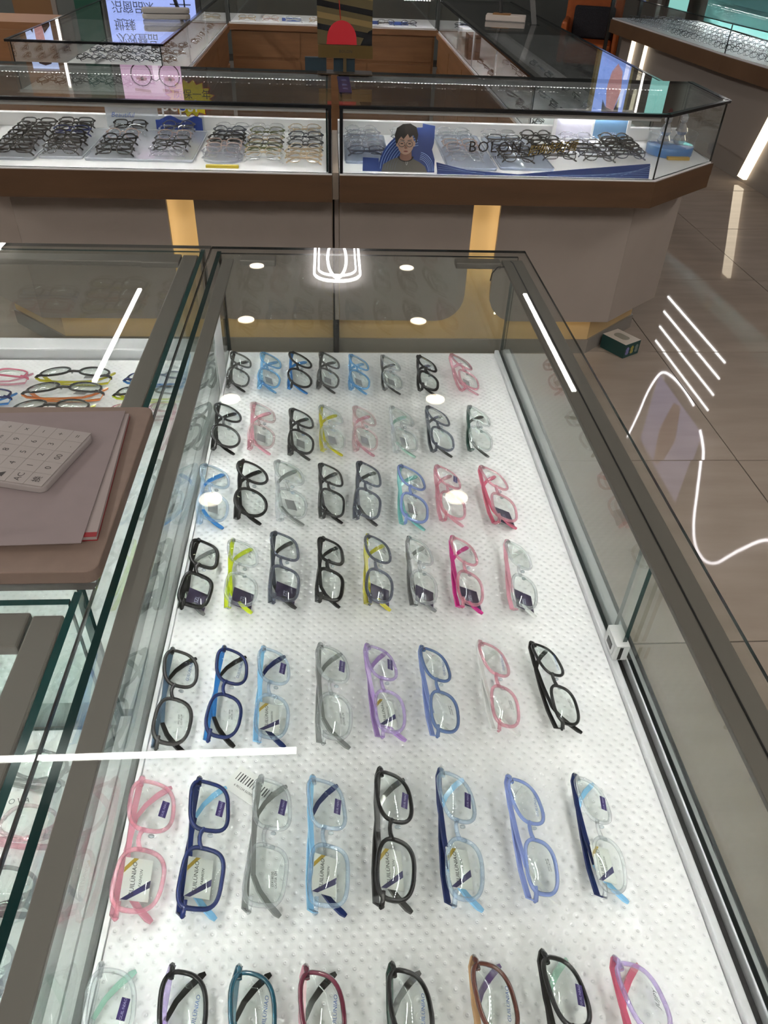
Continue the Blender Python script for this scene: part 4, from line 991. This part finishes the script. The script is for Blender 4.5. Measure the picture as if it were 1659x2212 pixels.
# ------------------------------------------------------------------ inner counters of the island
DRAW = plain('drawer gap', (.03, .014, .006), .7)
def leg(lab, x0, y0, x1, y1, inner, posts):
    """long counter with a glass case; inner: +1 staff side at x1, -1 at x0, 0 staff side at y0"""
    c = thing('glass_showcase', lab, 'display case')
    box('cabinet_body', [WOODL], c, x0 + .02, y0 + .02, .03, x1 - .02, y1 - .02, .70)
    box('wood_top', [WOODL], c, x0, y0, .7001, x1, y1, .735)
    box('display_board', [WHITE], c, x0 + .012, y0 + .012, .7351, x1 - .012, y1 - .012, ZT)
    za, zb = ZT + .001, .9268
    pane_poly(c, [(x0 + .01, y0 + .01), (x1 - .01, y0 + .01)], za, zb, .005)
    pane_poly(c, [(x0 + .016, y1 - .02), (x0 + .016, y0 + .02)], za, zb, .005)
    pane_poly(c, [(x1 - .016, y0 + .02), (x1 - .016, y1 - .02)], za, zb, .005)
    box('top_glass', [G_FAR, BK], c, x0, y0, .927, x1, y1, .935, 1)
    for a in ((x0, y0, x1, y0 + .016), (x0, y0 + .0161, x0 + .014, y1), (x1 - .014, y0 + .0161, x1, y1)):
        box('edge_strip', [BK], c, a[0], a[1], .9352, a[2], a[3], .9362)
    if y1 - y0 > x1 - x0:
        xi = x1 - .06 if inner > 0 else x0 + .03
        ch = box('light_channel', [ALUD], c, xi, y0 + .04, .914, xi + .028, y1 - .04, .9268)
        led_strip(ch, xi + .014, y0 + .06, xi + .014, y1 - .06, .9125, .02, .006)
        for y in posts: box('post', [ALU], c, (x1 - .024 if inner > 0 else x0 + .017), y, za, (x1 - .017 if inner > 0 else x0 + .024), y + .008, zb)
        xf = x1 - .0195 if inner > 0 else x0 + .0125
        ny = int((y1 - y0) / .55)
        for k in range(ny):
            ya, yb = y0 + .03 + k * (y1 - y0 - .06) / ny, y0 + .03 + (k + 1) * (y1 - y0 - .06) / ny
            box('drawer', [WOODL], c, xf, ya + .006, .53, xf + .007, yb - .006, .69)
            box('cabinet_door', [WOODL], c, xf, ya + .006, .05, xf + .007, yb - .006, .51)
    else:
        ch = box('light_channel', [ALUD], c, x0 + .04, y0 + .03, .914, x1 - .04, y0 + .058, .9268)
        led_strip(ch, x0 + .06, y0 + .044, x1 - .06, y0 + .044, .9125, .02, .006)
        nx = 3
        for k in range(nx):
            xa, xb = x0 + .03 + k * (x1 - x0 - .06) / nx, x0 + .03 + (k + 1) * (x1 - x0 - .06) / nx
            box('drawer', [WOODL], c, xa + .006, y0 + .0125, .53, xb - .006, y0 + .0195, .69)
            box('cabinet_door', [WOODL], c, xa + .006, y0 + .0125, .05, xb - .006, y0 + .0195, .51)
    return c
leg('left inner counter with glass case mirroring the blue text sign', -1.375, 3.79, -.712, 6.35, 1, (4.6, 5.3))
leg('right inner counter with long glass top behind the chamfered corner', .775, 3.215, 1.30, 6.35, -1, (4.1, 4.8, 5.4))
leg('back inner counter with wooden drawers between the side counters', -.735, 6.46, .80, 7.05, 0, ())
k = 0
for j, y in enumerate((3.95, 4.14, 4.62, 4.86, 5.12)):
    for i in range(7):
        x = -1.28 + i * .074
        rim = ('char', 'smoke', 'black', 'dslate', 'smoke', 'char', 'slate', 'black')[(i + j) % 8]
        far_pair(x + .01 * (j % 2), y, ZT + .001, random.uniform(-20, -12), 30, (0, 1, 3)[i % 3], 1, rim, rim, f'{ {"char": "charcoal", "dslate": "dark slate"}.get(rim, rim)} eyeglasses, {ORD[i]} from left, {ORD[j]} row of the left inner counter', 'eyeglasses in the left inner counter', 1, .95, None, face=0)
for j in range(2):
    for i in range(6):
        rim = ('char', 'smoke', 'slate', 'plast', 'black', 'smoke')[(i + 2 * j) % 6]
        far_pair(-.80 - .17 * j, 5.30 + i * .16, ZT + .001, random.uniform(-10, 10), 30, i % 4, 1, rim, rim, f'{ {"char": "charcoal", "plast": "colourless"}.get(rim, rim)} eyeglasses deep in the left inner counter, {ORD[i]} of {"the aisle side" if j == 0 else "the wall side"}', 'eyeglasses deep in the left inner counter', 2, .95, None, face=0)
for j in range(3):
    for i in range(9):
        rim = ('smoke', 'char', 'slate', 'black', 'plast')[(i + j) % 5]
        far_pair(.86 + .155 * j, 3.36 + i * .19, ZT + .001, random.uniform(-30, -10) + 20 * (i % 2), 30, (i + j) % 4, 1, rim, rim, f'{ {"char": "charcoal", "plast": "colourless"}.get(rim, rim)} eyeglasses in the right inner counter, {ORD[j]} column, {ORD[i]} from the front', 'eyeglasses in the right inner counter', 1 if i < 5 else 2, .95, None, face=0)
for i in range(8):
    rim = ('gold', 'blush', 'silver', 'gold', 'smoke', 'char', 'smoke', 'slate')[i]
    far_pair(-.60 + i * .17, 6.56, ZT + .001, random.uniform(-5, 5), 40, i % 4, 1, rim, rim, f'{ {"char": "charcoal", "blush": "blush pink"}.get(rim, rim)} eyeglasses in the back inner counter, {ORD[i]} from left', 'eyeglasses in the back inner counter', 1, 1.0)
for i, x in enumerate((-.28, .30, .52)):
    o = box('display_riser', [WHITE, DBLUE], None, x - .07, 6.62, ZT + .0005, x + .07, 6.74, ZT + .022, 1); tag(o, f'small blue sided riser in the back inner counter, {ORD[i]} from left', 'riser', 'risers in the back inner counter')
for i, (x, y) in enumerate(((.84, 5.12), (.84, 5.42))):
    t = thing('storage_box', ('stack of dark lens boxes in the right inner counter', 'stack of white cartons farther in the right inner counter')[i], 'boxes', (x, y, ZT + .0005))
    for q in range(3): box('carton', [plain('dark carton', (.06, .04, .04), .5) if i == 0 else WHITE], t, -.03, -.07, q * .042, .04, .07, q * .042 + .04)
# on top of the inner counters
t = thing('phone_rest', 'two white rounded bars on the left inner counter glass', 'holder', (-.84, 4.66, .9366), R(10))
for k, z in enumerate((0, .026)): MB().prism([(p[0], p[1]) for p in rrect(-.12, -.03, .12, .03, .028, 0)], z, z + .024).build('bar', [plain('holder white', (.40, .38, .36), .5)], t, bevel=.006)
t = thing('tablet_stand', 'white open book stand with black post on the right inner counter', 'stand', (1.02, 5.15, .9366), R(-8))
MB().prism([(-.11, -.05), (.12, -.06), (.13, .05), (-.10, .06)], 0, .028).build('base', [plain('stand ivory', (.62, .55, .5), .5)], t, bevel=.005)
MB().prism([(-.07, -.03), (.03, -.035), (.04, .03), (-.06, .035)], .0281, .034).build('cork_pad', [plain('cork', (.30, .15, .05), .7)], t)
MB().tube([(-.02, .01, .034), (-.035, .03, .12), (-.05, .05, .26)], [.012, .011, .012], 6).build('post', [BLACK], t)
t = thing('leaflet_holder', 'tilted clear leaflet holder on the right inner counter', 'holder', (1.17, 5.02, .9366))
MB().prism([(-.012, .0), (.016, .0), (-.03, .19), (-.06, .19)], -.004, .004, 0, None, 'y').build('sheet', [plain('holder grey', (.16, .16, .16), .3)], t); box('foot', [CLRA], t, -.03, -.03, 0, .03, .03, .003)
# green strip light tube and open paper in the right inner counter
o = MB().prism([(-.16, -.035), (0, -.05), (.15, -.03), (.16, .02), (0, .0), (-.16, .015)], ZT + .0005, ZT + .004).build('open_leaflet', [plain('leaflet white', (.7, .7, .78), .5)], None)
o.location = (1.05, 3.36, 0); tag(o, 'open white leaflet near the front of the right inner counter', 'leaflet')

# ------------------------------------------------------------------ sunglasses counter along the right wall
c = thing('wall_counter', 'long sunglasses counter with wood band along the right wall', 'counter')
FL = [(2.90, 3.2), (2.845, 5.0), (2.83, 5.39), (2.76, 5.95), (2.605, 8.1)]
MB().prism([(a, b) for a, b in FL] + [(3.49, 8.1), (3.49, 3.2)], .598, .70).build('wood_band', [plain('mid brown laminate', (.135, .075, .04), .42, 0, .4, .12, 3)], c)
MB().prism([(a + .012, b) for a, b in FL] + [(3.43, 8.09), (3.43, 3.2)], .7001, .712).build('display_board', [WHITE], c)
MB().prism([(2.955, 3.2), (2.93, 5.2), (2.885, 5.97), (2.74, 8.08), (3.49, 8.08), (3.49, 3.2)], .0, .5979).build('base_panel', [plain('taupe base', (.27, .235, .21), .5)], c)
MB().prism([(a + .012, b) for a, b in FL] + [(3.43, 8.09), (3.43, 3.2)], .885, .892, 0, 1).build('top_glass', [G_FAR, BK], c)
for p, q in zip(FL[:-1], FL[1:]):
    pane_poly(c, [(q[0] + .016, q[1] - .005), (p[0] + .016, p[1] + .005)], .7125, .884, -.005)
    strip_poly(c, [(q[0] + .008, q[1] - .0006), (p[0] + .008, p[1] + .0006)], -.022, .8922, .8932, BK, 'edge_strip')
ch = box('light_channel', [ALUD], c, 3.38, 3.3, .868, 3.425, 8.0, .8848)
led_strip(ch, 3.39, 3.4, 3.39, 7.9, .866, .02, .011)
for y, x, ww, sl in ((7.80, 2.760, .022, .05), (7.52, 2.780, .012, .05), (5.42, 2.918, .05, .22), (4.72, 2.936, .02, .2)):
    p = MB().quad([(x - .030, y - ww, .03), (x - .030, y + ww, .03), (x - .030, y + ww - sl, .597), (x - .030, y - ww - sl, .597)])
    p.quad([(x - .004, y - ww, .03), (x - .004, y - ww - sl, .597), (x - .004, y + ww - sl, .597), (x - .004, y + ww, .03)])
    for q in range(4):
        q2 = (q + 1) % 4; m_ = (0, 3, 2, 1)
        p.f.append((q, 4 + m_[q] - 0, 4 + m_[q2], q2)); p.m.append(0)
    p = p.build('light_fin', [emit('fin glow', (1, .84, .62), 2.2)], c)
k = 0
def fl_x(y):
    for p, q in zip(FL[:-1], FL[1:]):
        if p[1] <= y <= q[1]: return p[0] + (q[0] - p[0]) * (y - p[1]) / (q[1] - p[1])
    return 2.9
for i in range(40):
    y = 4.62 + i * .083
    for j in range(4):
        if y > 8.0: continue
        rim = random.choice(('plast', 'clear', 'smoke', 'slate', 'silver', 'char', 'clear', 'plast'))
        far_pair(fl_x(y) + .10 + j * .135, y + .02 * j, .713, -55 + random.uniform(-8, 8), 52, random.choice((0, 1, 3)), 1, rim, rim, f'{WORDS.get(rim, rim)} eyeglasses packed in the right wall counter, {ORD[j]} column, {ORD[i]} from the near end', 'eyeglasses packed in the right wall counter', 2, 1.0, LENSW)
t = thing('yellow_bottle', 'small yellow topped bottle at the back of the sunglasses counter', 'bottle', (3.02, 5.55, .8925))
MB().lathe([(.030, 0), (.032, .01), (.032, .05), (.030, .055)], (0, 0, 0), 14).build('body', [plain('bottle pink', (.6, .45, .45), .4)], t, True)
MB().lathe([(.024, .0552), (.024, .085), (.012, .10), (.011, .12)], (0, 0, 0), 14).build('cap', [plain('bottle yellow', (.75, .6, .03), .4)], t, True)
for q in range(14):
    k1, k2 = divmod(q, 7)
    o = far_pair(3.35, 5.62 + k2 * .185, 1.4 + (.0625, .3755)[k1], 90, 60, 3, 1, 'black', 'black', f'dark sunglasses on the {"lowest" if k1 == 0 else "third"} lit wall shelf, {ORD[k2]} from the front', 'sunglasses on the lit wall shelves', 2, 1.0, LENSD, 'sunglasses', 'sunglasses', face=1)

# ------------------------------------------------------------------ light boxes and furniture behind the island
LBW = emit('sign blue white', (.40, .50, 1.0), 1.25)
t = thing('light_box', 'tall blue white light box with black characters and a face in round glasses', 'light box', (-1.58, 8.0, 0))
box('frame', [plain('dark box frame', (.03, .03, .03), .4)], t, -.40, .01, .05, .44, .09, 2.12)
box('lit_sheet', [LBW], t, -.37, .004, .75, .40, .0099, 1.545)
PKL = emit('sign pink', (.95, .62, .86), .80)
box('lit_sheet', [PKL], t, -.34, .004, 1.546, .205, .0099, 2.08)
LK = plain('sign ink', (.012, .012, .02), .6)
for z, s in ((1.435, '\u6b21\u6548\u53e0\u54c1'), (1.325, '\u73bc\u81fb'), (1.195, '\u6cbf\u7a97\u54c1\u6df1')):
    lettering(s, .098, LK, t, (-.33, .0035, z), (R(90), 0, 0), name='word', align='LEFT', space=.86)
flat('stroke', LK, [(.20, 1.10), (.235, 1.10), (.33, 1.42), (.30, 1.43)], .0028, t, .001)
flat('stroke', LK, [(.30, 1.10), (.312, 1.10), (.312, 1.40), (.30, 1.40)], .0028, t, .001)
flat('stroke', LK, [(.18, 1.165), (.36, 1.165), (.36, 1.175), (.18, 1.175)], .0028, t, .001)
FSH = emit('sign skin shade', (.62, .30, .36), .7); FDK = plain('sign dark', (.05, .02, .02), .6); FLT = emit('sign skin light', (1.0, .80, .95), 1.2)
flat('nose_light', FLT, [(-.055, 1.60), (.0, 1.60), (.01, 1.78), (-.045, 1.78)], .0030, t, .0008)
for s, cx in ((-1, -.16), (1, .095)):
    MB().tube([(p[0], .0015, p[1]) for p in arc(cx, 1.735, .092, .092, 0, 360, 26)[:-1]], .005, 5, True).build('glasses_rim', [FDK], t)
    flat('eye', FSH, arc(cx, 1.765, .050, .020, 0, 360, 14)[:-1], .0030, t, .0008)
    flat('pupil', FDK, arc(cx + .004, 1.765, .015, .015, 0, 360, 12)[:-1], .0020, t, .0008)
    flat('eyebrow', FSH, [(cx - .075, 1.845), (cx + .07, 1.86), (cx + .07, 1.88), (cx - .075, 1.865)], .0030, t, .0008)
MB().tube([(-.07, .0015, 1.765), (-.03, .0015, 1.785), (.005, .0015, 1.765)], .005, 5).build('glasses_bridge', [FDK], t)
t = thing('light_box', 'narrow pale blue light box with a dark haired portrait', 'light box', (-2.585, 8.0, 0))
box('frame', [plain('wood frame', (.16, .08, .03), .5)], t, -.17, .01, .0, .16, .09, 1.95)
box('lit_sheet', [emit('portrait blue', (.55, .66, 1.0), 1.2)], t, -.115, .004, 1.0, .115, .0099, 1.71)
flat('portrait_neck', emit('portrait skin', (.72, .38, .38), .75), [(-.03, 1.30), (.04, 1.30), (.045, 1.50), (-.035, 1.50)], .0030, t, .0008)
flat('portrait_face', emit('portrait skin', (0, 0, 0), 0), arc(.005, 1.545, .055, .075, 0, 360, 18)[:-1], .0024, t, .0008)
flat('portrait_hair', FDK, [(-.075, 1.50), (-.08, 1.60), (-.05, 1.67), (0, 1.685), (.055, 1.67), (.085, 1.61), (.08, 1.50), (.06, 1.56), (.03, 1.62), (-.02, 1.62), (-.05, 1.56)], .0018, t, .0008)
flat('portrait_coat', FDK, [(-.10, 1.01), (.11, 1.01), (.11, 1.36), (.05, 1.42), (.03, 1.30), (-.03, 1.30), (-.05, 1.42), (-.10, 1.34)], .0018, t, .0008)
t = thing('light_post', 'thin upright white light strip beside the portrait box', 'light strip', (-2.40, 7.98, 0))
box('pole', [ALUD], t, -.02, .01, 0, .02, .04, 1.95); box('strip', [emit('post glow', (1, .93, .85), 4)], t, -.011, .004, 1.25, .011, .0099, 1.84)
t = thing('green_panel', 'dark green standing panel beside the blue text box', 'panel', (-2.13, 8.02, 0))
box('board', [plain('bottle green', (.006, .06, .04), .4)], t, -.10, 0, .0, .12, .05, 2.1)
t = thing('light_box', 'tall blue light box with a portrait by the sunglasses counter', 'light box', (2.80, 8.30, 0))
box('frame', [plain('gold box frame', (.30, .24, .08), .4)], t, -.18, .01, .93, .20, .09, 2.35); box('leg', [BLACK], t, -.14, .03, 0, -.11, .06, .9299); box('leg', [BLACK], t, .13, .03, 0, .16, .06, .9299)
box('lit_sheet', [emit('right poster blue', (.30, .45, 1.0), 1.0)], t, -.15, .004, .95, .17, .0099, 2.32)
flat('portrait_face', emit('portrait skin', (0, 0, 0), 0), [(-.02, 1.62), (.03, 1.55), (.09, 1.62), (.11, 1.8), (.07, 1.98), (-.01, 1.95), (-.04, 1.78)], .0030, t, .0008)
flat('portrait_hair', FDK, [(-.06, 1.88), (-.01, 1.95), (.07, 1.98), (.11, 1.85), (.13, 2.05), (.06, 2.14), (-.04, 2.10)], .0020, t, .0008)
flat('portrait_coat', FDK, [(-.10, .96), (.15, .96), (.15, 1.35), (.06, 1.50), (.0, 1.50), (-.10, 1.3)], .0020, t, .0008)
t = thing('light_post', 'thin upright white light strip beside the right portrait box', 'light strip', (3.10, 8.28, 0))
box('pole', [ALUD], t, -.02, .01, 0, .02, .04, 2.35); box('strip', [emit('post glow', (1, .93, .85), 4)], t, -.010, .004, 1.0, .010, .0099, 2.3)
t = thing('glass_column', 'pale teal lit glass column near the sunglasses counter', 'column', (3.28, 8.26, 0))
box('glass_face', [emit('teal glow', (.35, .80, .72), .9)], t, -.09, 0, .90, .09, .02, 2.4); box('core', [PLINTH], t, -.09, .021, 0, .09, .12, 2.4); box('foot', [PLINTH], t, -.09, 0, 0, .09, .0205, .8999)
# armchairs
def armchair(lab, x, y, rz, body, back):
    t = thing('armchair', lab, 'chair', (x, y, 0), rz)
    for sx in (-1, 1):
        for sy in (-1, 1): MB().tube([(sx * .22, sy * .2, .0), (sx * .20, sy * .18, .26)], [.012, .018], 8).build('leg', [BLACK], t)
        MB().prism([(sx * .29, -.26), (sx * .23, -.26), (sx * .23, .24), (sx * .29, .24)], .262, .62).build('armrest', [body], t, bevel=.025)
    MB().box(-.225, -.27, .262, .225, .19, .44).build('seat', [body], t, bevel=.03)
    MB().prism([(-.29, .26)] + [(p[0], p[1]) for p in arc(0, .28, .29, .13, 180, 0, 12)][1:-1] + [(.29, .26)], .262, .84).build('backrest', [body], t, bevel=.02)
    MB().box(-.20, .17, .441, .21, .252, .72).build('back_cushion', [back], t, bevel=.02)
ORG = plain('orange leather', (.42, .10, .022), .45, 0, .4, .08, 20)
WEAV = plain('black woven cloth', (.03, .03, .036), .8, 0, .2, .6, 260)
armchair('orange armchair with black woven cushion beyond the right counter', 2.66, 8.85, R(-18), ORG, WEAV)
BRL = plain('brown leather', (.26, .11, .045), .45, 0, .4, .1, 12)
armchair('brown leather armchair at the far left behind the island', -2.62, 5.4, R(80), BRL, BRL)
t = thing('wood_cabinet', 'brown wooden side cabinet behind the left inner counter', 'cabinet', (-2.02, 5.95, 0))
box('body', [WOODL], t, -.22, -.2, .0, .26, .25, .78); box('door', [WOODL], t, -.21, -.208, .05, .25, -.2005, .74)
# small toy carton on the floor beside the plinth
t = thing('toy_carton', 'small white topped toy carton lying on the floor by the plinth', 'box', (1.205, 2.745, .0005), R(32))
WT = plain('carton white', (.52, .47, .42), .4); GR = plain('carton green', (.012, .05, .05), .4)
MB().box(0, 0, 0, .095, .125, .06, 1).build('carton', [WT, GR], t).data.polygons[1].material_index = 0
MB().prism([(.02, .0), (.03, .0)], 0, 0)
for k, cc in enumerate(((.16, .16, .34), (.25, .22, .05), (.14, .18, .17))):
    MB().lathe([(.006, .0), (.011, .008), (.008, .016), (.011, .025), (.004, .034)], (0, 0, 0), 10).build('printed_shape', [plain('print %d' % k, cc, .5)], t).scale = (1, .06, 1)
    bpy.context.scene.collection.objects[-1].location = (.018 + k * .029, -.0006, .012)
o = MB().prism([(p[0], p[1]) for p in rrect(.03, .03, .07, .10, .018, 0)], .0601, .0606).build('printed_shape', [plain('print grey', (.25, .24, .2), .5)], t)
box('carton_flap', [GR], t, .0951, .002, .001, .0956, .123, .059)
